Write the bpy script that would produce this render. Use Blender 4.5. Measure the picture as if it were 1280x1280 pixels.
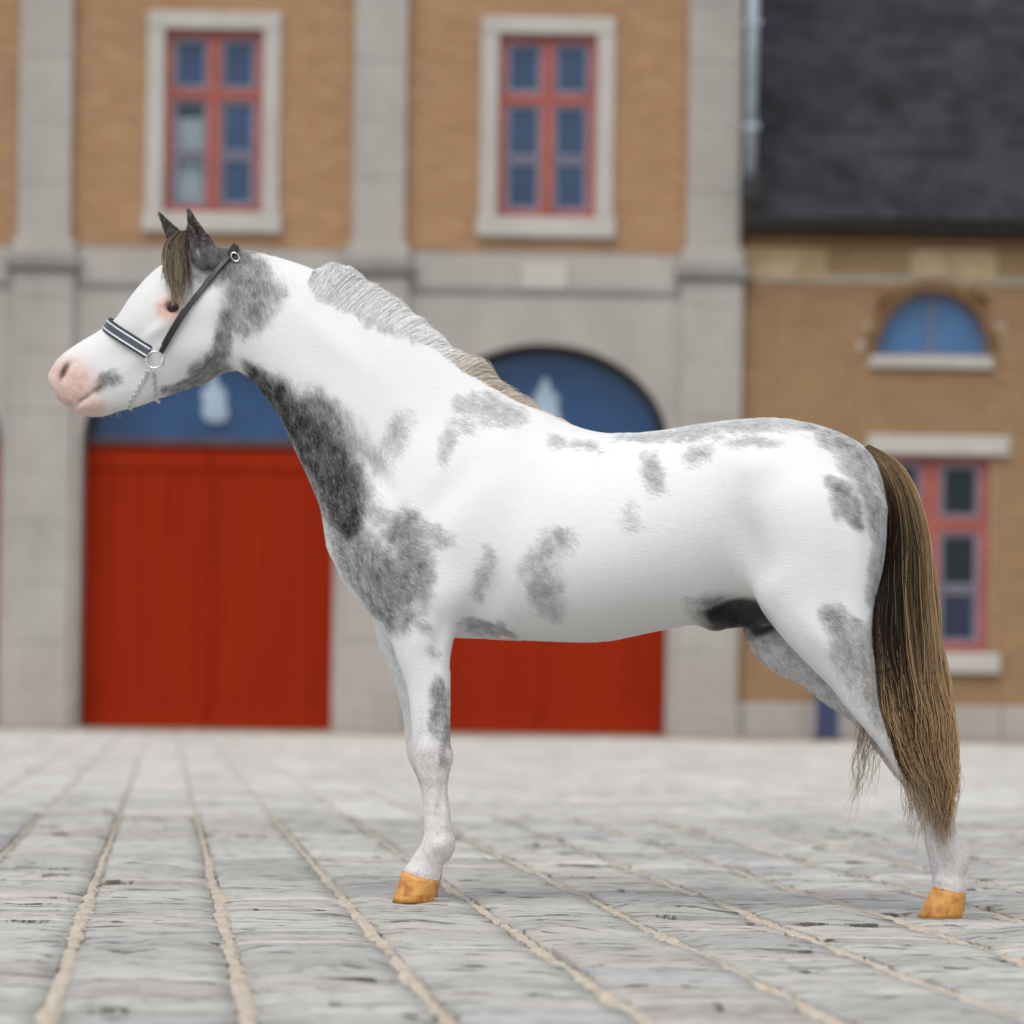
import bpy, bmesh, math, random
import numpy as np
from mathutils import Vector, Matrix
from mathutils.bvhtree import BVHTree

R = math.radians
random.seed(7)
rng = np.random.default_rng(7)
scene = bpy.context.scene
for o in list(bpy.data.objects):
    bpy.data.objects.remove(o)

# ------------------------------------------------------------------ camera, sky, sun, exposure
CAM_D, CAM_H = 8.0, 0.442            # camera to pony, camera height
ROLL = 0.0148                        # the picture hangs about 0.85 degrees to the right
F = CAM_D / 0.0017                   # focal length in pixels of the 1280 px photograph
PPX, PPY = 640.0, 868.0              # principal point: eye level lies low in the frame
cam_d = bpy.data.cameras.new('camera')
cam = bpy.data.objects.new('camera', cam_d)
scene.collection.objects.link(cam)
scene.camera = cam
cam.location = (0, -CAM_D, CAM_H)
cam.rotation_euler = (Matrix.Rotation(R(90), 3, 'X') @ Matrix.Rotation(ROLL, 3, 'Z')).to_euler()
cam_d.sensor_width = 36
cam_d.sensor_fit = 'HORIZONTAL'
cam_d.lens = 36 * F / 1280
cam_d.shift_y = (PPY - 640) / 1280
cam_d.clip_start, cam_d.clip_end = 0.1, 500
cam_d.dof.use_dof = True
cam_d.dof.focus_distance = 7.6
cam_d.dof.aperture_fstop = 3.9
cam_d.dof.aperture_blades = 0

SUN_EL, SUN_AZ = R(57), R(200)       # high, veiled by cloud, from behind the camera's left shoulder
world = bpy.data.worlds.new('World')
scene.world = world
world.use_nodes = True
wn, wl = world.node_tree.nodes, world.node_tree.links
wn.clear()
w_out = wn.new('ShaderNodeOutputWorld')
w_bg = wn.new('ShaderNodeBackground')
w_sky = wn.new('ShaderNodeTexSky')
w_sky.sky_type = 'NISHITA'
w_sky.sun_disc = False
w_sky.sun_elevation = SUN_EL
w_sky.sun_rotation = SUN_AZ
w_sky.dust_density = 1.5
w_sky.air_density = 1.0
w_hsv = wn.new('ShaderNodeHueSaturation')       # cloud cover takes most of the blue out of the sky
w_hsv.inputs['Saturation'].default_value = 0.30
wl.new(w_sky.outputs[0], w_hsv.inputs['Color'])
wl.new(w_hsv.outputs[0], w_bg.inputs['Color'])
w_bg.inputs['Strength'].default_value = 0.15
wl.new(w_bg.outputs[0], w_out.inputs['Surface'])

sun_d = bpy.data.lights.new('sun', 'SUN')
sun_d.energy = 1.5
sun_d.angle = R(50)
sun_d.color = (1.0, 0.96, 0.9)
sun = bpy.data.objects.new('sun', sun_d)
scene.collection.objects.link(sun)
# light travels from the sun's place in the sky down to the yard
_d = Vector((math.sin(SUN_AZ) * math.cos(SUN_EL), math.cos(SUN_AZ) * math.cos(SUN_EL), math.sin(SUN_EL)))
sun.rotation_euler = (-_d).to_track_quat('-Z', 'Y').to_euler()

scene.view_settings.view_transform = 'Standard'
scene.view_settings.look = 'None'
scene.view_settings.exposure = 0.38
scene.view_settings.gamma = 1
scene.cycles.max_bounces = 8
scene.cycles.diffuse_bounces = 5
scene.cycles.use_denoising = True

# ------------------------------------------------------------------ helpers
COL = scene.collection

def tag(o, label=None, cat=None, group=None, kind=None):
    if label: o['label'] = label
    if cat: o['category'] = cat
    if group: o['group'] = group
    if kind: o['kind'] = kind
    return o

def empty(name, loc=(0, 0, 0), rz=0.0):
    o = bpy.data.objects.new(name, None)
    o.empty_display_size = 0.1
    COL.objects.link(o)
    o.location = loc
    o.rotation_euler = (0, 0, rz)
    return o

def link(name, me, mat=None, parent=None, smooth=False):
    o = bpy.data.objects.new(name, me)
    COL.objects.link(o)
    if mat is not None and not me.materials:
        me.materials.append(mat)
    if parent is not None:
        o.parent = parent
    if smooth:
        me.polygons.foreach_set('use_smooth', np.ones(len(me.polygons), bool))
    return o

class MB:
    """collects plain shapes into one mesh"""
    def __init__(s): s.v, s.f, s.c = [], [], []
    def box(s, x0, x1, y0, y1, z0, z1, col=None, b=0.0):
        n = len(s.v)
        if b <= 0:
            s.v += [(x0, y0, z0), (x1, y0, z0), (x1, y1, z0), (x0, y1, z0), (x0, y0, z1), (x1, y0, z1), (x1, y1, z1), (x0, y1, z1)]
            q = [(0, 3, 2, 1), (4, 5, 6, 7), (0, 1, 5, 4), (1, 2, 6, 5), (2, 3, 7, 6), (3, 0, 4, 7)]
        else:                                    # edges facing the camera (-y) chamfered
            s.v += [(x0, y0 + b, z0), (x1, y0 + b, z0), (x1, y1, z0), (x0, y1, z0), (x0, y0 + b, z1), (x1, y0 + b, z1), (x1, y1, z1), (x0, y1, z1),
                    (x0 + b, y0, z0 + b), (x1 - b, y0, z0 + b), (x1 - b, y0, z1 - b), (x0 + b, y0, z1 - b)]
            q = [(0, 3, 2, 1), (4, 5, 6, 7), (1, 2, 6, 5), (2, 3, 7, 6), (3, 0, 4, 7), (8, 9, 10, 11), (0, 1, 9, 8), (1, 5, 10, 9), (5, 4, 11, 10), (4, 0, 8, 11)]
        s.f += [tuple(i + n for i in f) for f in q]
        if col is not None: s.c += [col] * (len(s.v) - n)
        return s
    def prism(s, pts, y0, y1):
        """outline in x,z (counter-clockwise seen from -y), pushed from y0 back to y1"""
        n, k = len(s.v), len(pts)
        s.v += [(x, y0, z) for x, z in pts] + [(x, y1, z) for x, z in pts]
        s.f.append(tuple(n + i for i in range(k)))
        s.f.append(tuple(n + k + i for i in reversed(range(k))))
        for i in range(k):
            j = (i + 1) % k
            s.f.append((n + j, n + i, n + k + i, n + k + j))
        return s
    def strip(s, inner, outer, y0, y1):
        """band between two open outlines of the same length in x,z"""
        n, k = len(s.v), len(inner)
        for y in (y0, y1):
            s.v += [(x, y, z) for x, z in inner] + [(x, y, z) for x, z in outer]
        I0, O0, I1, O1 = n, n + k, n + 2 * k, n + 3 * k
        for i in range(k - 1):
            s.f += [(I0 + i, I0 + i + 1, O0 + i + 1, O0 + i), (I1 + i + 1, I1 + i, O1 + i, O1 + i + 1),
                    (I0 + i + 1, I0 + i, I1 + i, I1 + i + 1), (O0 + i, O0 + i + 1, O1 + i + 1, O1 + i)]
        for i in (0, k - 1):
            s.f.append((I0 + i, O0 + i, O1 + i, I1 + i))
        return s
    def cyl(s, p0, p1, r0, r1=None, n=12):
        r1 = r0 if r1 is None else r1
        p0, p1 = Vector(p0), Vector(p1)
        ax = (p1 - p0).normalized()
        u = ax.orthogonal().normalized(); w = ax.cross(u)
        b = len(s.v)
        for p, r in ((p0, r0), (p1, r1)):
            for i in range(n):
                a = 2 * math.pi * i / n
                s.v.append(tuple(p + (u * math.cos(a) + w * math.sin(a)) * r))
        for i in range(n):
            j = (i + 1) % n
            s.f.append((b + i, b + j, b + n + j, b + n + i))
        s.f.append(tuple(b + i for i in reversed(range(n))))
        s.f.append(tuple(b + n + i for i in range(n)))
        return s
    def mesh(s, name):
        me = bpy.data.meshes.new(name)
        me.from_pydata(s.v, [], s.f)
        if s.c:
            at = me.color_attributes.new('tint', 'FLOAT_COLOR', 'POINT')
            at.data.foreach_set('color', np.array([(c[0], c[1], c[2], 1) for c in s.c], np.float32).ravel())
        me.update()
        return me
    def build(s, name, mat, parent=None, smooth=False):
        return link(name, s.mesh(name), mat, parent, smooth)

class NT:
    """a short hand for shader trees"""
    def __init__(s, name):
        s.m = bpy.data.materials.new(name); s.m.use_nodes = True
        s.t = s.m.node_tree; s.t.nodes.clear()
        s.out = s.t.nodes.new('ShaderNodeOutputMaterial')
        s.b = s.t.nodes.new('ShaderNodeBsdfPrincipled')
        s.t.links.new(s.b.outputs[0], s.out.inputs['Surface'])
    def n(s, kind, **kw):
        nd = s.t.nodes.new('ShaderNode' + kind)
        for k, v in kw.items():
            setattr(nd, k, v)
        return nd
    def set(s, nd, **kw):
        for k, v in kw.items():
            k = k.replace('_', ' ')
            sock = nd.inputs[k] if k in nd.inputs else nd.inputs[int(k)]
            if isinstance(v, bpy.types.NodeSocket): s.t.links.new(v, sock)
            else: sock.default_value = v
        return nd
    def noise(s, vec, scale, detail=4, rough=0.55, dist=0.0):
        nd = s.n('TexNoise')
        s.set(nd, Scale=scale, Detail=detail, Roughness=rough, Distortion=dist)
        if vec is not None: s.t.links.new(vec, nd.inputs['Vector'])
        return nd.outputs['Fac']
    def coords(s, scale=(1, 1, 1), rot=(0, 0, 0), what='Object'):
        tc = s.n('TexCoord'); mp = s.n('Mapping')
        mp.inputs['Scale'].default_value = scale; mp.inputs['Rotation'].default_value = rot
        s.t.links.new(tc.outputs[what], mp.inputs['Vector'])
        return mp.outputs[0]
    def world(s, scale=(1, 1, 1)):
        g = s.n('NewGeometry'); mp = s.n('Mapping'); mp.inputs['Scale'].default_value = scale
        s.t.links.new(g.outputs['Position'], mp.inputs['Vector'])
        return mp.outputs[0]
    def ramp(s, fac, stops):
        nd = s.n('ValToRGB')
        e = nd.color_ramp.elements
        while len(e) < len(stops): e.new(0.5)
        for el, (p, c) in zip(e, stops):
            el.position = p; el.color = c if len(c) == 4 else (*c, 1)
        s.t.links.new(fac, nd.inputs['Fac'])
        return nd.outputs['Color']
    def mix(s, fac, a, b, blend='MIX'):
        nd = s.n('Mix', data_type='RGBA', blend_type=blend)
        for sock, v in ((nd.inputs[0], fac), (nd.inputs[6], a), (nd.inputs[7], b)):
            if isinstance(v, bpy.types.NodeSocket): s.t.links.new(v, sock)
            else: sock.default_value = v if not isinstance(v, tuple) else (*v[:3], 1)
        return nd.outputs[2]
    def math(s, op, a, b=0.0, clamp=False):
        nd = s.n('Math', operation=op, use_clamp=clamp)
        for sock, v in ((nd.inputs[0], a), (nd.inputs[1], b)):
            if isinstance(v, bpy.types.NodeSocket): s.t.links.new(v, sock)
            else: sock.default_value = v
        return nd.outputs[0]
    def attr(s, name, out='Fac'):
        nd = s.n('Attribute'); nd.attribute_name = name
        return nd.outputs[out]
    def bump(s, h, strength=0.3, dist=0.01):
        nd = s.n('Bump'); s.set(nd, Strength=strength, Distance=dist, Height=h)
        s.t.links.new(nd.outputs[0], s.b.inputs['Normal'])
    def base(s, c=None, rough=None, spec=None, metal=None):
        if c is not None: s.set(s.b, Base_Color=c if isinstance(c, bpy.types.NodeSocket) else (*c[:3], 1))
        if rough is not None: s.set(s.b, Roughness=rough)
        if spec is not None: s.set(s.b, **{'Specular IOR Level': spec})
        if metal is not None: s.set(s.b, Metallic=metal)
        return s

def simple(name, c, rough=0.6, spec=0.4, metal=0.0, var=0.12, scale=6.0):
    """paint, leather, metal: one colour with a little unevenness"""
    t = NT(name)
    f = t.noise(t.coords(), scale, 5)
    lo, hi = tuple(x * (1 - var) for x in c), tuple(min(1, x * (1 + var)) for x in c)
    t.base(t.ramp(f, [(0.3, lo), (0.7, hi)]), rough, spec, metal)
    return t.m
# ------------------------------------------------------------------ the pony
# The pony's own frame: x from chest to tail, y to its far side, z up. It stands turned a little, tail towards the camera.
YAW = R(13)
PO = np.array([0.25, 0.0, 0.0])
_cr, _sr = math.cos(ROLL), math.sin(ROLL)

def loc(px, py, y=0.0):
    """a measured picture point read in the pony's frame, on the lengthwise plane y"""
    u0, w0 = px - PPX, py - PPY
    u, w = u0 * _cr + w0 * _sr, -u0 * _sr + w0 * _cr
    d = np.array([u / F, 1.0, -w / F])
    n = np.array([math.sin(YAW), math.cos(YAW), 0])
    c = np.array([0, -CAM_D, CAM_H])
    t = (y - (c - PO) @ n) / (d @ n)
    p = c + d * t - PO
    return np.array([p[0] * math.cos(YAW) - p[1] * math.sin(YAW), p[2]])

VOX = 0.0045
X0, X1, Y0, Y1, Z0, Z1 = -1.36, 0.78, -0.27, 0.27, -0.01, 1.52
gx = np.arange(X0, X1, VOX, np.float32); gy = np.arange(Y0, Y1, VOX, np.float32); gz = np.arange(Z0, Z1, VOX, np.float32)
FIELD = np.full((len(gx), len(gy), len(gz)), 0.25, np.float32)

def spline(P, n):
    """Catmull-Rom through rows of P, n samples a span"""
    P = np.asarray(P, float)
    Q = np.vstack([2 * P[0] - P[1], P, 2 * P[-1] - P[-2]])
    out = []
    for i in range(1, len(Q) - 2):
        t = np.linspace(0, 1, n, endpoint=False)[:, None]
        a, b, c, d = Q[i - 1], Q[i], Q[i + 1], Q[i + 2]
        out.append(0.5 * (2 * b + (c - a) * t + (2 * a - 5 * b + 4 * c - d) * t ** 2 + (3 * b - a - 3 * c + d) * t ** 3))
    return np.vstack(out + [P[-1:]])

def smin(a, b, k):
    h = np.clip(0.5 + 0.5 * (b - a) / k, 0, 1)
    return b * (1 - h) + a * h - k * h * (1 - h)

def limb(st, k, cap0=0.5, cap1=0.5, n=8, half=None):
    """blend a limb into the field. st: (front or top point, back or lower point, half width, y, skew)"""
    rows = []
    for a, b, w, y, sk in st:
        A, B = loc(*a, y), loc(*b, y)
        rows.append([*(A + B) / 2, np.linalg.norm(B - A) / 2, w, y, sk, *((B - A) / np.linalg.norm(B - A))])
    S = spline(rows, n)
    C, r, w, yc, sk = S[:, :2], S[:, 2], S[:, 3], S[:, 4], S[:, 5]
    N = S[:, 6:8] / np.linalg.norm(S[:, 6:8], axis=1)[:, None]
    along = np.clip(r * 0.5, 0.008, 0.09)
    cap0, cap1 = cap0 / .5, cap1 / .5
    m = 0.03 + k
    lo = (C - r[:, None]).min(0) - m - .05; hi = (C + r[:, None]).max(0) + m + .05
    i0, i1 = np.searchsorted(gx, [lo[0], hi[0]]); j0, j1 = np.searchsorted(gz, [lo[1], hi[1]])
    q0, q1 = np.searchsorted(gy, [(yc - w * 1.3).min() - m, (yc + w * 1.3).max() + m])
    sd = np.full((i1 - i0, q1 - q0, j1 - j0), 0.2, np.float32)
    g0, g1, g2 = gx[i0:i1], gy[q0:q1], gz[j0:j1]
    tot = len(C) - 1
    for i in range(len(C)):
        al = along[i]
        if i < n: al *= cap0 + (1 - cap0) * i / n
        if tot - i < n: al *= cap1 + (1 - cap1) * (tot - i) / n
        rm = max(r[i], al) + m
        a0, a1 = np.searchsorted(g0, [C[i, 0] - rm, C[i, 0] + rm]); b0, b1 = np.searchsorted(g2, [C[i, 1] - rm, C[i, 1] + rm])
        c0, c1 = np.searchsorted(g1, [yc[i] - w[i] * 1.3 - m, yc[i] + w[i] * 1.3 + m])
        px = (g0[a0:a1] - C[i, 0])[:, None]; pz = (g2[b0:b1] - C[i, 1])[None, :]
        dd = px * N[i, 0] + pz * N[i, 1]; ee = -px * N[i, 1] + pz * N[i, 0]
        wq = w[i] * (1 + sk[i] * np.clip(dd / r[i], -1.1, 1.1))
        Y2 = (g1[c0:c1] - yc[i])[None, :, None] ** 2
        iw = (1 / wq ** 2)[:, None, :].astype(np.float32)
        p0 = ((dd / r[i]) ** 2 + (ee / al) ** 2)[:, None, :].astype(np.float32)
        p1 = ((dd / r[i] ** 2) ** 2 + (ee / al ** 2) ** 2)[:, None, :].astype(np.float32)
        k0 = np.sqrt(p0 + Y2 * iw)
        k1 = np.sqrt(p1 + Y2 * iw * iw) + 1e-6
        view = sd[a0:a1, c0:c1, b0:b1]
        np.minimum(view, k0 * (k0 - 1) / k1, out=view)
    sub = FIELD[i0:i1, q0:q1, j0:j1]
    FIELD[i0:i1, q0:q1, j0:j1] = smin(sub, sd, k)

def bulge(px, py, y, rad, amp, ang=0.0, both=False):
    """raise (amp > 0) or hollow the surface round a point; rad = (along, lateral, across), ang in degrees from the horizontal"""
    for s in ((-1, 1) if both else (1,)):
        c = loc(px, py, y)
        m = max(rad) * 2.6
        i0, i1 = np.searchsorted(gx, [c[0] - m, c[0] + m]); j0, j1 = np.searchsorted(gz, [c[1] - m, c[1] + m])
        yy = y if s == 1 else -y
        q0, q1 = np.searchsorted(gy, [yy - m, yy + m])
        dx = gx[i0:i1][:, None, None] - c[0]; dz = gz[j0:j1][None, None, :] - c[1]; dy = gy[q0:q1][None, :, None] - yy
        ca, sa = math.cos(R(ang)), math.sin(R(ang))
        a = dx * ca + dz * sa; b = -dx * sa + dz * ca
        FIELD[i0:i1, q0:q1, j0:j1] -= amp * np.exp(-((a / rad[0]) ** 2 + (dy / rad[1]) ** 2 + (b / rad[2]) ** 2))

TORSO = [((455, 600), (455, 750), .095, 0, .0), ((500, 556), (500, 785), .14, 0, .1), ((560, 528), (560, 796), .158, 0, .12),
         ((620, 515), (620, 798), .168, 0, .2), ((690, 527), (690, 801), .19, 0, .2), ((755, 541), (748, 801), .205, 0, .12),
         ((820, 540), (808, 789), .208, 0, .08), ((880, 531), (870, 777), .195, 0, .0), ((930, 525), (925, 762), .182, 0, -.08),
         ((980, 524), (975, 760), .18, 0, -.08), ((1030, 536), (1022, 755), .175, 0, -.05), ((1066, 556), (1064, 745), .155, 0, 0), ((1088, 590), (1088, 725), .12, 0, 0)]
NECK = [((290, 311), (272, 455), .056, 0, .1), ((345, 321), (298, 464), .06, 0, .12), ((400, 340), (316, 474), .064, 0, .12),
        ((455, 368), (334, 496), .07, 0, .12), ((508, 402), (352, 522), .077, 0, .12), ((556, 438), (371, 563), .088, 0, .1),
        ((605, 474), (389, 602), .10, 0, .1), ((652, 507), (404, 640), .112, 0, .08), ((690, 530), (416, 684), .125, 0, .05)]
HEAD = [((250, 306), (288, 425), .055, 0, -.05), ((224, 319), (280, 458), .072, 0, -.1), ((198, 336), (258, 477), .079, 0, -.15),
        ((174, 362), (230, 487), .071, 0, -.2), ((150, 394), (204, 496), .057, 0, -.12), ((125, 413), (178, 506), .048, 0, -.1),
        ((100, 428), (153, 512), .045, 0, -.05), ((78, 444), (124, 519), .047, 0, -.08), ((65, 462), (98, 515), .04, 0, -.1)]
FORE = [((468, 700), (585, 690), .05, -.085, 0), ((476, 752), (575, 760), .056, -.10, 0), ((487, 790), (567, 794), .052, -.108, 0), ((497, 822), (562, 825), .044, -.11, 0),
        ((509, 857), (562, 857), .037, -.11, 0), ((514, 893), (562, 893), .032, -.11, 0), ((517, 925), (562, 925), .031, -.11, 0),
        ((518, 946), (564, 947), .033, -.11, 0), ((523, 967), (561, 967), .030, -.11, 0), ((530, 986), (559, 986), .0235, -.11, 0),
        ((531, 1014), (562, 1014), .021, -.11, 0), ((531, 1040), (565, 1038), .024, -.11, 0), ((527, 1056), (568, 1058), .028, -.11, 0),
        ((516, 1072), (554, 1080), .024, -.11, 0), ((506, 1088), (549, 1098), .027, -.11, 0), ((501, 1100), (546, 1108), .028, -.11, 0)]
FORE_FAR = [((455, 710), (560, 700), .05, .085, 0), ((466, 760), (550, 765), .054, .095, 0), ((473, 797), (545, 800), .048, .1, 0), ((486, 831), (545, 832), .042, .1, 0),
            ((496, 860), (547, 862), .036, .1, 0), ((503, 886), (549, 887), .032, .1, 0), ((507, 920), (551, 921), .031, .1, 0),
            ((510, 943), (555, 945), .033, .1, 0), ((520, 966), (555, 967), .030, .1, 0), ((527, 988), (555, 988), .0235, .1, 0),
            ((530, 1014), (559, 1014), .021, .1, 0), ((532, 1036), (564, 1036), .024, .1, 0), ((530, 1050), (567, 1053), .028, .1, 0),
            ((521, 1066), (556, 1073), .024, .1, 0), ((512, 1081), (552, 1090), .027, .1, 0), ((508, 1093), (550, 1101), .028, .1, 0)]
HIND = [((945, 650), (1104, 635), .07, -.105, 0), ((941, 700), (1103, 690), .078, -.113, 0), ((947, 745), (1095, 750), .074, -.12, 0),
        ((976, 786), (1095, 796), .064, -.124, 0), ((1008, 821), (1103, 832), .052, -.125, 0), ((1038, 854), (1111, 860), .042, -.125, 0),
        ((1066, 893), (1116, 880), .034, -.125, 0), ((1090, 921), (1136, 900), .031, -.125, 0), ((1108, 945), (1160, 922), .033, -.125, 0),
        ((1122, 966), (1166, 948), .031, -.125, 0), ((1139, 988), (1176, 977), .025, -.125, 0), ((1152, 1018), (1185, 1010), .021, -.125, 0),
        ((1162, 1045), (1197, 1042), .023, -.125, 0), ((1168, 1070), (1212, 1067), .027, -.125, 0), ((1172, 1091), (1206, 1091), .024, -.125, 0),
        ((1166, 1107), (1207, 1112), .028, -.125, 0), ((1162, 1117), (1205, 1124), .028, -.125, 0)]
HIND_FAR = [((935, 690), (1080, 680), .07, .105, 0), ((927, 745), (1075, 740), .074, .115, 0), ((930, 785), (1062, 785), .066, .12, 0),
            ((948, 815), (1065, 822), .056, .12, 0), ((985, 834), (1078, 846), .05, .12, 0), ((1018, 862), (1094, 870), .042, .12, 0),
            ((1056, 893), (1110, 886), .034, .12, 0), ((1080, 918), (1128, 904), .031, .12, 0), ((1098, 942), (1150, 922), .033, .12, 0),
            ((1114, 964), (1158, 948), .031, .12, 0), ((1132, 986), (1168, 976), .025, .12, 0), ((1145, 1014), (1178, 1008), .021, .12, 0),
            ((1154, 1040), (1189, 1038), .023, .12, 0), ((1158, 1062), (1201, 1060), .027, .12, 0), ((1163, 1084), (1196, 1085), .024, .12, 0),
            ((1166, 1098), (1202, 1104), .028, .12, 0), ((1165, 1107), (1202, 1114), .028, .12, 0)]
limb(TORSO, 0.03, .5, .28)
limb(NECK, 0.05, .4, .3)
limb(HEAD, 0.03, .5, .38)
limb(FORE, 0.035, .5, .3)
limb(FORE_FAR, 0.035, .5, .3)
limb(HIND, 0.045, .5, .3)
limb(HIND_FAR, 0.045, .5, .3)
# ears, pricked forward
for y, b, t, er in ((-.042, (262, 330), (239, 270), .90), (.042, (243, 324), (205, 274), .72)):
    bx, by = b; tx, ty = t
    L = math.hypot(tx - bx, ty - by); ux, uy = (tx - bx) / L, (ty - by) / L
    nx_, ny_ = -uy, ux
    st = []
    for s, r, w in ((0, 17, .026), (.25, 18, .027), (.5, 15, .023), (.75, 9.5, .016), (.97, 3.0, .006)):
        r *= er
        cx, cy = bx + ux * L * s + nx_ * -3 * math.sin(s * 3.1), by + uy * L * s
        st.append(((cx - nx_ * r, cy - ny_ * r), (cx + nx_ * r, cy + ny_ * r), w, y * (1 + .15 * s), 0))
    limb(st, 0.012, .5, 1.5)
for px_, py_, yy_, an_ in ((249, 312, -.058, 68), (247, 298, -.056, 68), (243, 286, -.052, 68), (226, 300, .03, 52), (218, 290, .03, 52)):
    bulge(px_, py_, yy_, (.020, .012, .007), -.010, -an_)
# muscle and bone
B = bulge
B(500, 700, -.15, (.10, .05, .07), .023, 60, True)        # point of shoulder
B(590, 625, -.165, (.14, .06, .06), .013, 62, True)       # shoulder blade
B(548, 640, -.15, (.13, .06, .035), -.009, 60, True)      # furrow in front of the blade
B(640, 660, -.18, (.12, .06, .045), -.009, 78, True)       # behind the shoulder
B(606, 752, -.17, (.06, .06, .028), -.021, 75, True)      # hollow behind the elbow
B(555, 745, -.155, (.055, .05, .06), .022, 20, True)      # triceps and elbow
B(525, 790, -.15, (.06, .03, .022), .006, 75, True)       # forearm
B(548, 800, -.15, (.06, .03, .012), -.005, 80, True)
B(470, 590, -.10, (.13, .04, .026), -.015, -50, True)     # jugular groove
B(420, 430, -.07, (.14, .03, .03), .006, -40, True)       # neck muscle below the crest
B(448, 690, 0, (.09, .03, .06), -.016, 70)                # breast furrow
B(1005, 650, -.19, (.12, .07, .12), .023, 0, True)        # haunch
B(945, 580, -.18, (.045, .05, .035), .010, 0, True)       # point of hip
B(928, 668, -.19, (.09, .07, .038), -.020, 105, True)      # flank hollow
B(962, 735, -.18, (.035, .06, .05), .007, -40, True)      # stifle
B(1072, 690, -.14, (.14, .05, .022), .010, 95, True)      # hamstring
B(1046, 700, -.18, (.12, .05, .022), -.004, 100, True)    # poverty line
B(1030, 800, -.18, (.07, .05, .03), .008, -48, True)      # second thigh
B(1078, 842, -.155, (.07, .03, .012), -.006, -52, True)
B(760, 790, 0, (.3, .08, .03), .004, 0)
B(252, 445, -.07, (.06, .03, .05), .010, 20, True)        # jowl
B(216, 384, -.085, (.030, .025, .026), .006, 25, True)    # orbit
B(220, 371, -.085, (.030, .02, .010), .007, 15, True)     # brow
B(214, 384, -.098, (.018, .020, .0125), -.014, 25, True)  # eye opening
B(206, 394, -.092, (.020, .012, .006), .003, 30, True)    # lower lid
B(203, 408, -.075, (.055, .02, .012), .0065, 33, True)    # facial crest
B(166, 432, -.055, (.06, .025, .028), -.0065, 33, True)   # side of the nose
B(180, 462, -.05, (.05, .02, .022), -.005, 28, True)
B(284, 418, -.07, (.055, .025, .014), -.009, 78, True)    # behind the jaw
B(262, 380, -.08, (.05, .02, .03), .005, 60, True)
B(240, 350, -.07, (.022, .02, .02), -.006, 0, True)       # hollow above the eye
B(82, 460, -.045, (.024, .018, .030), .007, 68, True)     # nostril rim
B(80, 463, -.056, (.021, .026, .0085), -.022, 66, True)   # nostril
B(88, 456, -.05, (.016, .02, .008), -.006, 20, True)
B(72, 478, -.03, (.014, .03, .02), .003, 60, True)
B(105, 497, -.048, (.034, .016, .0045), -.010, 33, True)  # mouth line
B(84, 509, -.02, (.018, .04, .005), -.009, 25, True)
B(110, 508, -.03, (.030, .03, .012), .005, 15, True)      # lower lip
B(128, 514, 0, (.02, .03, .012), .004, 0)                 # chin
for y_ in (-.138, -.082, .072, .128):                     # knees and hocks, tendons, fetlocks
    B(534, 934, y_, (.020, .014, .018), .006, 0)
    B(541, 962, y_, (.024, .012, .010), -.0014, 0)
    B(548, 905, y_, (.008, .012, .05), -.0035, 0)
    B(549, 1008, y_, (.055, .012, .0065), -.0060, 89)
    B(557, 1012, y_, (.05, .012, .006), .0030, 89)
    B(548, 1056, y_, (.014, .012, .012), .005, 0)
for y_ in (-.11, .10):
    B(564, 946, y_, (.010, .02, .018), .003, 0)
    B(518, 938, y_, (.010, .02, .016), .003, 0)
    B(561, 1070, y_, (.012, .02, .012), .003, -30)
    B(520, 1088, y_, (.03, .04, .006), .003, -15)
for y_ in (-.153, -.097, .092, .148):
    B(1128, 948, y_, (.020, .012, .018), .007, 0)
    B(1134, 902, y_, (.055, .014, .010), -.008, -52)
    B(1172, 1000, y_, (.055, .012, .0065), -.0060, -70)
    B(1186, 1066, y_, (.014, .012, .012), .005, 0)
for y_ in (-.125, .12):
    B(1161, 922, y_, (.012, .018, .016), .008, 20)
    B(1186, 1102, y_, (.03, .04, .006), .003, -10)
    B(1208, 1086, y_, (.008, .016, .010), .004, 0)
B(905, 770, 0, (.06, .05, .035), .022, -20)               # sheath
B(893, 784, 0, (.024, .03, .018), .020, -20)
B(925, 774, 0, (.05, .05, .030), .020, -10)
B(955, 776, 0, (.05, .05, .035), .022, 0)

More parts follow.
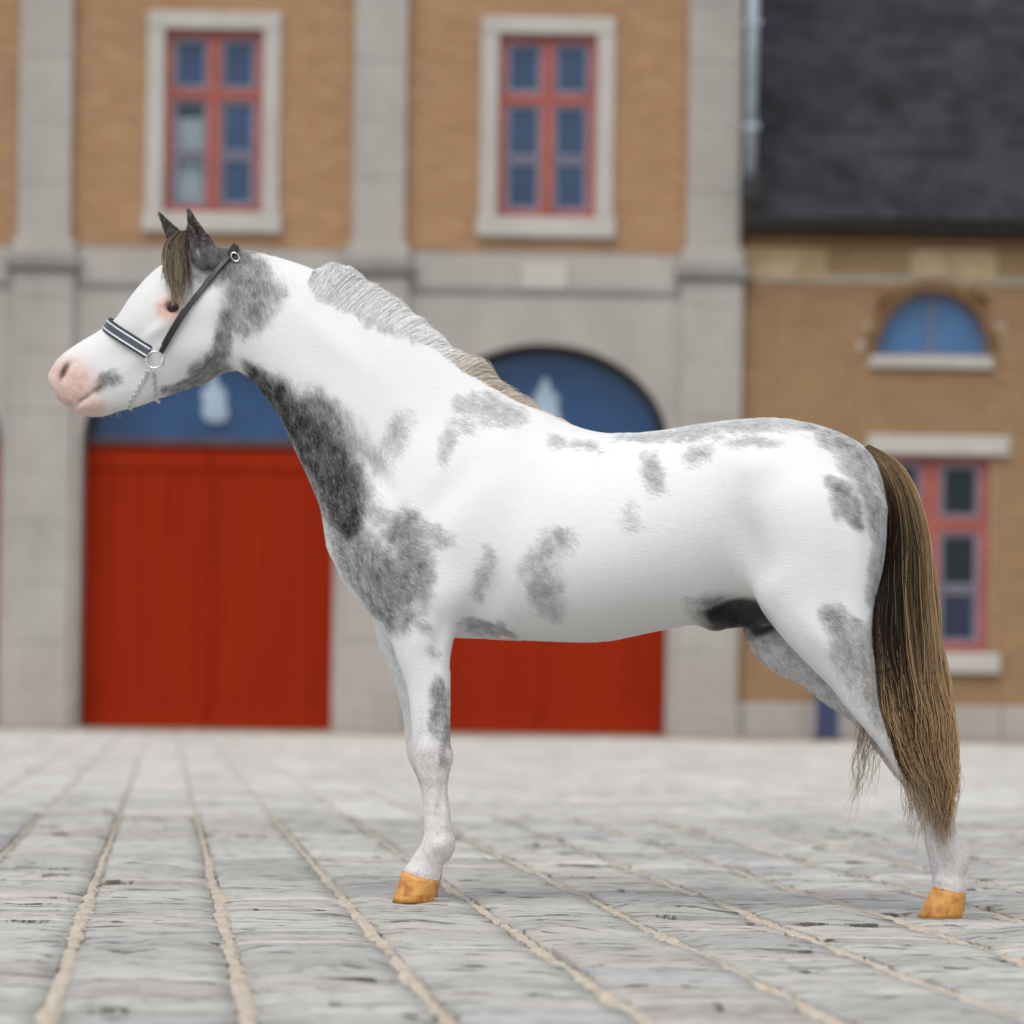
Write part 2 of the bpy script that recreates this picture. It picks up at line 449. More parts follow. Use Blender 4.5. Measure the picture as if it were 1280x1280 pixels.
def surface_net(fld, ox, oy, oz, h):
    s = fld < 0
    c = [s[a:a + s.shape[0] - 1 or None, b:b + s.shape[1] - 1 or None, d:d + s.shape[2] - 1 or None]
         for a in (0, 1) for b in (0, 1) for d in (0, 1)]
    n = sum(x.astype(np.uint8) for x in [q[:s.shape[0] - 1, :s.shape[1] - 1, :s.shape[2] - 1] for q in c])
    act = (n > 0) & (n < 8)
    I = np.argwhere(act)
    vid = np.full(act.shape, -1, np.int64); vid[act] = np.arange(len(I))
    acc = np.zeros((len(I), 3)); cnt = np.zeros(len(I))
    off = [(a, b, d) for a in (0, 1) for b in (0, 1) for d in (0, 1)]
    val = {o: fld[I[:, 0] + o[0], I[:, 1] + o[1], I[:, 2] + o[2]] for o in off}
    for o in off:
        for ax in range(3):
            if o[ax]: continue
            p = list(o); p[ax] = 1; p = tuple(p)
            a, b = val[o], val[p]
            m = (a < 0) != (b < 0)
            t = np.zeros(len(I)); t[m] = a[m] / (a[m] - b[m])
            q = np.tile(np.array(o, float), (len(I), 1)); q[:, ax] = t
            acc[m] += q[m]; cnt[m] += 1
    V = (I + acc / cnt[:, None]) * h + np.array([ox, oy, oz])
    faces = []
    for ax in range(3):
        sl0 = [slice(None)] * 3; sl1 = [slice(None)] * 3
        sl0[ax] = slice(0, -1); sl1[ax] = slice(1, None)
        A, Bq = s[tuple(sl0)], s[tuple(sl1)]
        E = np.argwhere(A != Bq)
        u, v = [(1, 2), (2, 0), (0, 1)][ax]
        ok = (E[:, u] > 0) & (E[:, v] > 0) & (E[:, u] < act.shape[u]) & (E[:, v] < act.shape[v])
        E = E[ok]
        def at(du, dv):
            Q = E.copy(); Q[:, u] -= du; Q[:, v] -= dv
            return vid[Q[:, 0], Q[:, 1], Q[:, 2]]
        q = np.stack([at(1, 1), at(0, 1), at(0, 0), at(1, 0)], 1)
        inside_first = A[E[:, 0], E[:, 1], E[:, 2]]
        q[~inside_first] = q[~inside_first][:, ::-1]
        faces.append(q)
    return V, np.vstack(faces)

BV, BF = surface_net(FIELD, X0, Y0, Z0, VOX)
# largest piece only, then a light smoothing
ed = np.vstack([BF[:, [0, 1]], BF[:, [1, 2]], BF[:, [2, 3]], BF[:, [3, 0]]])
def smooth(V, it, f):
    V = V.copy()
    deg = np.bincount(np.r_[ed[:, 0], ed[:, 1]], minlength=len(V))[:, None]
    for _ in range(it):
        for fac in (f, -f * 1.03):
            s = np.zeros_like(V)
            for a in range(3):
                s[:, a] = np.bincount(ed[:, 0], V[ed[:, 1], a], len(V)) + np.bincount(ed[:, 1], V[ed[:, 0], a], len(V))
            V += fac * (s / deg - V)
    return V
BV = smooth(BV, 4, 0.5)
pony = empty('pony', PO.tolist(), -YAW)
tag(pony, 'white pony with grey patches and a brown tail standing side-on in the yard', 'pony')
body_me = bpy.data.meshes.new('body')
body_me.from_pydata(BV.tolist(), [], BF.tolist())
body_me.update()
VN = np.zeros(len(BV) * 3, np.float32)
body_me.vertex_normals.foreach_get('vector', VN)
VN = VN.reshape(-1, 3)
BVH = BVHTree.FromPolygons(BV.tolist(), BF.tolist())
_c = np.array([0, -CAM_D, CAM_H]) - PO
CAM_L = Vector((_c[0] * math.cos(YAW) - _c[1] * math.sin(YAW), _c[0] * math.sin(YAW) + _c[1] * math.cos(YAW), _c[2]))

def on_body(px, py):
    """the point of the pony's near side seen at a measured picture point, in the pony's frame"""
    q = loc(px, py, 0.0)
    d = (Vector((q[0], 0, q[1])) - CAM_L).normalized()
    h = BVH.ray_cast(CAM_L, d)
    return np.array(h[0]) if h[0] is not None else np.array([q[0], 0.0, q[1]])

# ---- coat: pigment density (grey), pink skin, dark skin, the animal's own markings, plus shade painted onto the far legs
def sstep(a, b, x):
    t = np.clip((x - a) / (b - a), 0, 1)
    return t * t * (3 - 2 * t)

grey = np.zeros(len(BV)); pink = np.zeros(len(BV)); dark = np.zeros(len(BV)); brown = np.zeros(len(BV))
S_ = 0.0017
_wob = lambda P, s, k: np.sin(P[:, 0] * s + k) * np.sin(P[:, 2] * s * 1.3 + k * 2.1) + 0.6 * np.sin(P[:, 0] * s * 2.3 - P[:, 2] * s * 1.9 + k * 3)

def lattice(P, freq, seed):
    """smooth value noise in 3-D, 0..1"""
    q = P * freq + 50.0
    i = np.floor(q).astype(np.int64); f = q - i; f = f * f * (3 - 2 * f)
    tab = np.random.default_rng(seed).random(8192)
    h = lambda a, b, c: tab[((i[:, 0] + a) * 73856093 ^ (i[:, 1] + b) * 19349663 ^ (i[:, 2] + c) * 83492791) & 8191]
    r = 0
    for a in (0, 1):
        for b in (0, 1):
            for c in (0, 1):
                w = (f[:, 0] if a else 1 - f[:, 0]) * (f[:, 1] if b else 1 - f[:, 1]) * (f[:, 2] if c else 1 - f[:, 2])
                r = r + w * h(a, b, c)
    return r
WARP = np.stack([lattice(BV, 22, 1) + .5 * lattice(BV, 55, 2) + .35 * lattice(BV, 120, 6), lattice(BV, 22, 3) + .5 * lattice(BV, 55, 4) + .35 * lattice(BV, 120, 5)], 1) - .925
MOTT = lattice(BV * np.array([1, 1, .6]), 70, 8) * .5 + lattice(BV * np.array([1, 1, .5]), 150, 9) * .5

def spot(arr, px, py, rx, ry, ang, val, soft=0.85, ydepth=0.09):
    c = on_body(px, py)
    dx, dz = BV[:, 0] - c[0] + WARP[:, 0] * .020 * (arr is grey), BV[:, 2] - c[2] + WARP[:, 1] * .026 * (arr is grey)
    ca, sa = math.cos(R(ang)), math.sin(R(ang))
    a = (dx * ca + dz * sa) / (rx * S_); b = (-dx * sa + dz * ca) / (ry * S_)
    d = np.sqrt(a * a + b * b)
    m = 1 - sstep(1 - soft, 1 + soft, d)
    if arr is grey: m = np.maximum(m, .26 * (1 - sstep(.4, 2.1, d)))
    m *= 1 - sstep(ydepth, ydepth * 1.7, np.abs(BV[:, 1] - c[1]))
    np.maximum(arr, m * val, out=arr)

def trail(arr, pts, val, soft=0.5, ydepth=0.09, n=5):
    """overlapping spots along a path of (px, py, radius)"""
    Q = spline(pts, n)
    for i, (x, y, r) in enumerate(Q):
        spot(arr, x, y, r, r, 0, val * (0.9 + 0.1 * math.sin(i * 1.7)), soft, ydepth)

G = lambda *a, **k: spot(grey, *a, **k)
T = lambda *a, **k: trail(grey, *a, **k)
# throat, underside of the neck and breast
T([(308, 462, 9), (330, 484, 18), (358, 510, 32), (388, 545, 42), (412, 585, 48), (425, 620, 42), (432, 650, 28)], .93, ydepth=.14)
T([(360, 500, 20), (400, 520, 30), (430, 560, 28)], .76)
T([(425, 660, 26), (450, 700, 36), (480, 735, 42), (478, 760, 26)], .68, ydepth=.14)
T([(500, 660, 26), (515, 700, 24), (505, 740, 28)], .62)
G(527, 668, 14, 34, 80, .40); G(470, 640, 14, 26, 70, .35)
G(494, 545, 28, 15, 70, .32); G(470, 575, 20, 18, 0, .28); G(556, 556, 24, 11, 75, .30); G(575, 530, 12, 18, 70, .25)
T([(575, 500, 12), (610, 510, 20), (640, 525, 14)], .27)
T([(400, 350, 12), (440, 372, 12), (520, 420, 9)], .30)
# poll, cheek and jaw
T([(282, 325, 22), (305, 345, 32), (315, 370, 34), (300, 392, 24)], .66, ydepth=.12)
T([(330, 335, 14), (345, 365, 12)], .40)
T([(285, 395, 16), (278, 425, 12), (270, 445, 13), (255, 468, 15)], .72)
T([(262, 462, 11), (240, 480, 8), (215, 490, 6)], .72)
spot(brown, 262, 318, 30, 26, 0, .9, ydepth=.05); spot(brown, 245, 290, 18, 26, 60, .95, ydepth=.05)
G(262, 318, 30, 30, 0, .72); G(248, 295, 24, 34, 60, .95, ydepth=.06); G(215, 285, 22, 26, 50, .9, ydepth=.12)
G(137, 474, 16, 13, 15, .66, soft=.5, ydepth=.04); G(124, 484, 8, 7, 0, .7, ydepth=.04)
# back and croup
G(694, 553, 13, 9, -10, .27); G(731, 555, 20, 8, -12, .27); G(813, 592, 15, 24, 25, .36); G(786, 648, 13, 20, 25, .17)
G(870, 566, 17, 10, 10, .28); G(937, 553, 29, 9, 0, .34)
T([(770, 546, 7), (830, 543, 9), (880, 538, 12), (940, 530, 9), (990, 530, 8)], .34, soft=.6)
T([(1000, 530, 8), (1030, 542, 12), (1058, 560, 18), (1080, 590, 20), (1096, 625, 16), (1102, 665, 13), (1097, 705, 11), (1093, 745, 10)], .50)
T([(1037, 602, 8), (1047, 615, 12), (1058, 632, 12), (1070, 650, 8)], .58, soft=.6)
# barrel
T([(692, 664, 11), (684, 685, 17), (668, 705, 15), (678, 733, 19), (682, 756, 12)], .34, soft=.9)
G(674, 738, 15, 15, 0, .46, soft=.9); G(655, 705, 11, 10, 0, .28)
G(692, 676, 22, 20, 0, .24, soft=.9); G(670, 716, 28, 26, 0, .24, soft=.9); G(684, 752, 20, 20, 0, .24, soft=.9)
T([(606, 685, 7), (600, 712, 9), (592, 742, 8)], .24)
T([(588, 784, 9), (606, 787, 10), (634, 792, 6)], .55)
# legs
T([(548, 850, 9), (549, 880, 14), (551, 905, 13), (556, 930, 8), (557, 955, 6)], .62, ydepth=.05)
G(518, 775, 8, 18, 60, .26); G(537, 815, 6, 12, 60, .18)
T([(1035, 770, 14), (1055, 790, 22), (1068, 820, 26), (1085, 850, 24), (1098, 880, 20), (1105, 905, 12)], .42, soft=.6, ydepth=.06)
G(1185, 1080, 14, 12, 0, .15); G(1180, 1098, 10, 10, 0, .35, ydepth=.04)
_ear = (BV[:, 2] > loc(250, 300, 0)[1]) & (BV[:, 0] < loc(268, 300, 0)[0])
grey[_ear] = np.maximum(grey[_ear], .95); brown[_ear] = np.maximum(brown[_ear], .7)
spot(dark, 247, 300, 5, 26, -22, .7, soft=.5, ydepth=.03)
# faint grey on the lower legs
np.maximum(grey, .17 * (1 - sstep(.30, .48, BV[:, 2])), out=grey)
np.maximum(pink, .10 * (1 - sstep(.25, .42, BV[:, 2])), out=pink)
np.maximum(grey, .22 * (1 - sstep(.5, .62, BV[:, 2])) * sstep(.02, .05, BV[:, 1]), out=grey)  # shading of the far legs put into the coat as extra grey
# far side: grey patches of its own, and grey painted over the far hind leg for its shade and skin
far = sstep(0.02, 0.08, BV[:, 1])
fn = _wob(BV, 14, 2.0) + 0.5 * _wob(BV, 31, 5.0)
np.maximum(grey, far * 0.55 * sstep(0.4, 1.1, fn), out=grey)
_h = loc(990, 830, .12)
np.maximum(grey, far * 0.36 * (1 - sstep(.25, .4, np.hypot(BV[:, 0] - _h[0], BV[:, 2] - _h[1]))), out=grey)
# bare skin
PK = lambda *a, **k: spot(pink, *a, **k)
PK(88, 484, 34, 36, 0, .85, soft=.55, ydepth=.2); PK(70, 474, 18, 32, 0, .75, soft=.5, ydepth=.2); PK(110, 510, 24, 14, 10, .75, soft=.5, ydepth=.2)
PK(213, 385, 19, 16, 0, 1.0, soft=.5, ydepth=.04)
spot(dark, 80, 465, 3.5, 11, -24, .8, soft=.6, ydepth=.06); spot(brown, 80, 464, 9, 16, -24, .5, ydepth=.06)
spot(dark, 106, 497, 26, 1.8, 33, .45, soft=.6, ydepth=.06); G(74, 503, 14, 8, 30, .30, ydepth=.1); G(66, 470, 6, 20, 10, .22, ydepth=.1)
spot(dark, 215, 384, 10, 7, -25, .75, soft=.3, ydepth=.03)
_s = loc(915, 765, 0)
_dd = np.hypot((BV[:, 0] - _s[0]) / .08, (BV[:, 2] - _s[1]) / .055)
spot(dark, 900, 786, 24, 10, -10, .95, ydepth=.1); spot(dark, 922, 768, 30, 17, -18, .95, ydepth=.1); spot(dark, 950, 775, 26, 16, -25, .9, ydepth=.1); G(895, 765, 30, 14, -10, .6)
_sh = np.hypot((BV[:, 0] - loc(930, 772, 0)[0]) / (.0017 * 50), (BV[:, 2] - loc(930, 772, 0)[1]) / (.0017 * 26))
np.maximum(dark, .97 * (1 - sstep(.75, 1.15, _sh)) * (1 - sstep(.07, .10, np.abs(BV[:, 1]))), out=dark)

_k = np.clip((MOTT - .5) * 2.6, -1, 1) * (1 - sstep(.4, .85, grey) * .82)
grey = np.clip(grey * (.92 + .55 * _k) - .05 * (grey > 0) * (1 - grey), 0, 1)
grey *= np.interp(grey, [0, .25, .55, .8, 1], [.85, .84, .86, .98, 1.05]); grey = np.clip(grey, 0, 1)
grey[_ear] = .93
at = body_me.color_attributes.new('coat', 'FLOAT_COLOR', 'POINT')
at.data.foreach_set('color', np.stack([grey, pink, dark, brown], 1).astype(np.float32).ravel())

WHITE = (.665, .668, .668)
def coat_rgb(g, p, k, b):
    """colour of the coat for densities g, p, k, b (arrays)"""
    g = np.clip(g, 0, 1)[:, None]; p = p[:, None]; k = k[:, None]; b = b[:, None]
    c = np.array(WHITE) * (1 - g) + np.array((.027, .0195, .022)) * g
    c = c * (1 - b * .5) + np.array((.06, .045, .035)) * b * .5 * (0.4 + g)
    c = c * (1 - p) + np.array((.64, .40, .33)) * p
    return c * (1 - k) + np.array((.012, .01, .01)) * k

t = NT('pony_coat')
sep = t.n('SeparateColor')
an = t.n('Attribute'); an.attribute_name = 'coat'
t.t.links.new(an.outputs['Color'], sep.inputs[0])
hair_v = t.coords((60, 60, 220), (0, R(35), 0))
roan = t.noise(hair_v, 1.6, 6, .7)
blot = t.noise(t.coords(), 38, 5, .65)
g0 = t.math('ADD', sep.outputs[0], t.math('MULTIPLY', t.math('SUBTRACT', blot, .5), t.math('MULTIPLY', sep.outputs[0], 1.5)))
g1 = t.math('ADD', g0, t.math('MULTIPLY', t.math('SUBTRACT', roan, .5), t.math('MULTIPLY', sep.outputs[0], 1.6)), True)
warm = t.ramp(t.noise(t.coords(), 5, 3), [(.3, (.645, .642, .632)), (.7, (.675, .68, .685))])
c1 = t.mix(t.math('MULTIPLY', g1, .88), warm, (.032, .024, .030))
c2 = t.mix(t.math('MULTIPLY', an.outputs['Alpha'], .6), c1, (.06, .042, .03))
pk = t.ramp(t.noise(t.coords(), 60, 5), [(.3, (.50, .30, .245)), (.7, (.70, .47, .40))])
c3 = t.mix(sep.outputs[1], c2, pk)
c4 = t.mix(sep.outputs[2], c3, (.010, .008, .008))
t.base(c4, .75, .15)
t.set(t.b, **{'Sheen Weight': .25, 'Sheen Roughness': .5})
t.bump(t.math('ADD', roan, t.math('MULTIPLY', t.noise(t.coords((25, 25, 60), (0, R(25), 0)), 1.0, 3), .6)), .5, .0025)
M_COAT = t.m
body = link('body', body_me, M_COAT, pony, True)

# ---- hair
t = NT('pony_hair')
t.base(t.attr('tint', 'Color'), .5, .16)
tr = t.n('BsdfTranslucent'); t.set(tr, Color=t.attr('tint', 'Color'))
mx = t.n('MixShader'); mx.inputs[0].default_value = .30
t.t.links.new(t.b.outputs[0], mx.inputs[1]); t.t.links.new(tr.outputs[0], mx.inputs[2]); t.t.links.new(mx.outputs[0], t.out.inputs['Surface'])
M_HAIR = t.m
t = NT('pony_fur')
t.base(t.attr('tint', 'Color'), .7, .12)
tr = t.n('BsdfTranslucent'); t.set(tr, Color=t.attr('tint', 'Color'))
mx = t.n('MixShader'); mx.inputs[0].default_value = .45
t.t.links.new(t.b.outputs[0], mx.inputs[1]); t.t.links.new(tr.outputs[0], mx.inputs[2]); t.t.links.new(mx.outputs[0], t.out.inputs['Surface'])
M_FUR = t.m
t = NT('mane_hair'); t.base(t.attr('tint', 'Color'), .6, .12); M_MANE = t.m

FUR = True
def make_fur(n, length, seed=3):
    rg = np.random.default_rng(seed)
    P = BV[BF]                                            # faces x 4 x 3
    ar = np.linalg.norm(np.cross(P[:, 2] - P[:, 0], P[:, 3] - P[:, 1]), axis=1) / 2
    cen = P.mean(1)
    gf = grey[BF].mean(1)
    wgt = ar * np.where(cen[:, 1] < 0.05, 1.0, 0.25) * np.interp(gf, [.0, .015, .06, .16, .35], [.0, .05, .2, .6, 1.0])      # denser on the side and back that show
    f = rg.choice(len(BF), n, p=wgt / wgt.sum())
    u, v = rg.random((2, n))
    W = np.stack([(1 - u) * (1 - v), u * (1 - v), u * v, (1 - u) * v], 1)
    pos = (P[f] * W[:, :, None]).sum(1)
    nrm = (VN[BF[f]] * W[:, :, None]).sum(1); nrm /= np.linalg.norm(nrm, axis=1)[:, None]
    g, pk_, dk, br = [(a[BF[f]] * W).sum(1) for a in (grey, pink, dark, brown)]
    x, z = pos[:, 0], pos[:, 2]
    head = 1 - sstep(-.98, -.88, x)
    neck = (1 - head) * (1 - sstep(-.55, -.35, x + (1.0 - z) * .3)) * sstep(.75, .9, z)
    leg = 1 - sstep(.42, .6, z)
    fl = np.array([.9, 0, -.45])[None] * (1 - head - neck)[:, None] + np.array([-.75, 0, -.5])[None] * head[:, None] + np.array([.35, 0, -.9])[None] * neck[:, None]
    fl = fl * (1 - leg)[:, None] + np.array([.15, 0, -1.0])[None] * leg[:, None]
    sw = np.stack([np.sin(pos[:, 2] * 23 + pos[:, 0] * 9), 0 * x, np.sin(pos[:, 0] * 19 - pos[:, 2] * 7)], 1) * .12
    fl = fl + sw + rg.normal(0, .16, (n, 3))
    fl -= (fl * nrm).sum(1)[:, None] * nrm
    fl /= np.linalg.norm(fl, axis=1)[:, None] + 1e-6
    L = length * (.7 + .6 * rg.random(n)) * np.where(pk_ > .4, .35, 1.0) * (1 - .45 * head) * (1 - .4 * leg)
    L *= np.where(dk > .4, .3, 1.0)
    lift = .07 + .07 * rg.random(n)
    Q = np.zeros((n, 3, 3))
    Q[:, 0] = pos - nrm * .0006
    Q[:, 1] = pos + fl * (L * .5)[:, None] + nrm * (L * .5 * lift * 1.5)[:, None]
    Q[:, 2] = pos + fl * L[:, None] + nrm * (L * lift)[:, None]
    # every hair is either pigmented or white: the roan mixture
    blot = (lattice(pos, 60, 21) - .5) * .5 + (lattice(pos, 170, 22) - .5) * .45
    ge = np.clip(g * (1 + blot * 1.1 * (1 - .85 * g)), 0, 1)
    is_g = rg.random(n) < .36 + .64 * ge
    tone = np.where(is_g, .07 + ge * (.88 + .18 * rg.random(n)), ge * (.10 + .85 * ge) * (.3 * ge + (1 - .3 * ge) * rg.random(n)))
    tone = np.clip(tone, 0, .97)
    col = np.clip(coat_rgb(tone, pk_, dk, br) * (1.18 + .14 * rg.random(n))[:, None], 0, .95)
    cv = bpy.data.hair_curves.new('short_coat')
    cv.add_curves([3] * n)
    cv.attributes['position'].data.foreach_set('vector', Q.astype(np.float32).ravel())
    ra = cv.attributes.new('radius', 'FLOAT', 'POINT')
    ra.data.foreach_set('value', np.tile(np.array([.00030, .00026, .00008], np.float32), n))
    ca = cv.attributes.new('tint', 'FLOAT_COLOR', 'CURVE')
    ca.data.foreach_set('color', np.c_[col, np.ones(n)].astype(np.float32).ravel())
    cv.materials.append(M_FUR)
    o = bpy.data.objects.new('short_coat', cv)
    COL.objects.link(o); o.parent = pony
    o['kind'] = 'stuff'
    return o
if FUR:
    make_fur(280000, .0125)

def strands(name, paths, radii, cols, mat, parent, sides=3):
    """hair strands as thin tapering tubes in one mesh. paths n x k x 3, cols n x k x 3"""
    n, k, _ = paths.shape
    tg = np.gradient(paths, axis=1); tg /= np.linalg.norm(tg, axis=2)[:, :, None] + 1e-9
    ref = np.array([0.0, 1.0, 0.13])
    a = np.cross(tg, ref); a /= np.linalg.norm(a, axis=2)[:, :, None] + 1e-9
    b = np.cross(tg, a)
    ring = []
    for i in range(sides):
        th = 2 * math.pi * i / sides
        ring.append(paths + (a * math.cos(th) + b * math.sin(th)) * radii[:, :, None])
    V = np.stack(ring, 2).reshape(-1, 3)                   # n,k,sides
    C = np.repeat(cols[:, :, None, :], sides, 2).reshape(-1, 3)
    base = (np.arange(n) * k * sides)[:, None, None]
    ii = np.arange(k - 1)[None, :, None] * sides; ss = np.arange(sides)[None, None, :]; s2 = (ss + 1) % sides
    Fq = np.stack([base + ii + ss, base + ii + s2, base + ii + sides + s2, base + ii + sides + ss], -1).reshape(-1, 4)
    me = bpy.data.meshes.new(name)
    me.vertices.add(len(V)); me.vertices.foreach_set('co', V.astype(np.float32).ravel())
    me.loops.add(Fq.size); me.loops.foreach_set('vertex_index', Fq.astype(np.int32).ravel())
    me.polygons.add(len(Fq)); me.polygons.foreach_set('loop_start', np.arange(0, Fq.size, 4, dtype=np.int32))
    me.update(calc_edges=True)
    ca = me.color_attributes.new('tint', 'FLOAT_COLOR', 'POINT')
    ca.data.foreach_set('color', np.c_[C, np.ones(len(C))].astype(np.float32).ravel())
    return link(name, me, mat, parent, True)

def lerp_c(a, b, t): return np.array(a) * (1 - t[..., None]) + np.array(b) * t[..., None]

def loc_many(P, y=0.0):
    u0, w0 = P[:, 0] - PPX, P[:, 1] - PPY
    u, w = u0 * _cr + w0 * _sr, -u0 * _sr + w0 * _cr
    d = np.stack([u / F, np.ones(len(P)), -w / F], 1)
    nn = np.array([math.sin(YAW), math.cos(YAW), 0]); c = np.array([0, -CAM_D, CAM_H])
    t = (y - (c - PO) @ nn) / (d @ nn)
    p = c + d * t[:, None] - PO
    return np.stack([p[:, 0] * math.cos(YAW) - p[:, 1] * math.sin(YAW), p[:, 2]], 1)

# tail: left and right edges of the fall, read at eleven heights; it swings to the near side below the buttock
def tail_paths(n, rg, TL, TR, yc, yw=.05, len_rng=(.72, 1.03), k=18, nc=80):
    cs = rg.uniform(0, 1, nc); cy = rg.uniform(-1, 1, nc)
    own = rg.integers(0, nc, n)
    s = np.clip(cs[own] + rg.normal(0, .05, n), -.04, 1.03); yy = np.clip(cy[own] + rg.normal(0, .3, n), -1.2, 1.2)
    Ls = (len_rng[0] + (len_rng[1] - len_rng[0]) * rg.beta(1.5, 2.0, n)) * (1 - .10 * (np.abs(s - .55) ** 1.5)) + rg.normal(0, .03, nc)[own]
    ph = rg.uniform(0, 6.28, (n, 4)); cph = rg.uniform(0, 6.28, (nc, 2))[own]
    out = np.zeros((n, k, 3)); tt = np.zeros((n, k))
    A = spline(TL, 8); Bq = spline(TR, 8)
    idx = np.linspace(0, 1, len(A)); yi = np.linspace(0, 1, len(yc))
    for j in range(k):
        t = Ls * j / (k - 1)
        tt[:, j] = t
        l = np.stack([np.interp(t, idx, A[:, 0]), np.interp(t, idx, A[:, 1])], 1)
        r = np.stack([np.interp(t, idx, Bq[:, 0]), np.interp(t, idx, Bq[:, 1])], 1)
        p = l * (1 - s)[:, None] + r * s[:, None]
        p[:, 1] += np.maximum(t - 1, 0) * 500
        p[:, 0] += np.sin(t * 7 + ph[:, 0]) * (2.0 * t) + np.sin(t * 26 + ph[:, 1]) * (2.6 * t * t) + np.sin(t * 10 + cph[:, 0]) * 6.5 * t + np.sin(t * 31 + cph[:, 1]) * 3.0 * t
        wy = np.interp(t, [0, .1, .4, .8, 1.1], [.25, .6, 1.0, .95, .7])
        y = np.interp(t, yi, yc) + yw * yy * wy + np.sin(t * 8 + ph[:, 2]) * .005 * t
        q = loc_many(p, y)
        out[:, j, 0] = q[:, 0]; out[:, j, 2] = q[:, 1]; out[:, j, 1] = y
    return out, tt, s, yy

rg = np.random.default_rng(11)
n = 7000
TL = np.array([(1078, 560), (1098, 592), (1108, 640), (1106, 690), (1098, 740), (1096, 800), (1103, 850), (1114, 900), (1128, 945), (1150, 985), (1168, 1030)], float)
TR = np.array([(1086, 556), (1122, 578), (1146, 618), (1160, 675), (1168, 735), (1174, 800), (1181, 855), (1188, 905), (1193, 950), (1196, 990), (1188, 1040)], float)
P_, tt, s, yy = tail_paths(n, rg, TL, TR, [0, 0, -.01, -.03, -.08, -.14, -.185, -.20, -.20, -.20, -.195], .042, (.55, 1.06))
cl = np.sin(s * 61 + 1.3) * .5 + np.sin(s * 137 + yy * 2.5) * .5
base_b = np.clip(.14 + .20 * cl + .24 * rg.random(n), 0, 1)[:, None]
low = sstep(.40, .88, tt) * np.clip(.36 + .55 * cl + .40 * rg.random(n), 0.0, 1.1)[:, None]
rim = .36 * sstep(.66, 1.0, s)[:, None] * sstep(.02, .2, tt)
left_dark = .40 * sstep(.62, .1, s)[:, None] * sstep(.04, .2, tt) * (1 - sstep(.5, .72, tt))  # darker hair down the left of the upper tail
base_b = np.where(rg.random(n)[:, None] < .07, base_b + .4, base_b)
blond = np.clip(base_b + low + rim - left_dark + (1 - sstep(0, .34, tt)) * .32, 0, 1)
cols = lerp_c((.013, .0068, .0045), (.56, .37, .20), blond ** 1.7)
rad = np.interp(tt, [0, .6, .85, 1.05], [.0007, .00062, .00045, .00015])
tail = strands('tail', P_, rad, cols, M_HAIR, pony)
# thin ends of the tail: some hang on the far side of the hock, some trail in front of the near one
TL = np.array([(1080, 570), (1098, 640), (1098, 720), (1090, 790), (1082, 850), (1076, 895), (1071, 925), (1066, 955), (1060, 985), (1052, 1015)], float)
TR = np.array([(1084, 570), (1104, 640), (1106, 720), (1106, 790), (1105, 850), (1104, 895), (1102, 925), (1098, 955), (1096, 980), (1090, 1000)], float)
P2, tt2, s2, _ = tail_paths(75, rg, TL, TR, [0, .01, .015, .02, .04, .05, .05], .02, (.74, 1.08), nc=30)
strands('tail_wisp', P2, np.interp(tt2, [0, .6, 1.05], [.0006, .0005, .00015]), lerp_c((.16, .11, .07), (.58, .46, .31), np.clip(tt2 * .9 + .35 * rg.random(75)[:, None], 0, 1)), M_HAIR, pony)
TL = np.array([(1082, 565), (1100, 620), (1106, 700), (1104, 780), (1110, 850), (1118, 910), (1126, 960), (1132, 1000), (1134, 1030), (1132, 1062)], float)
TR = np.array([(1086, 560), (1135, 620), (1150, 700), (1156, 780), (1162, 850), (1170, 910), (1176, 960), (1182, 1000), (1184, 1030), (1184, 1062)], float)
P3, tt3, s3, _ = tail_paths(260, rg, TL, TR, [0, 0, -.03, -.10, -.17, -.22, -.225, -.22, -.21], .02, (.8, 1.0))
strands('tail_wisp', P3, np.interp(tt3, [0, .6, 1.05], [.0005, .0005, .00012]), lerp_c((.05, .03, .02), (.52, .40, .26), np.clip(tt3 * 1.0 - .15 + .4 * rg.random(260)[:, None], 0, 1)), M_HAIR, pony)

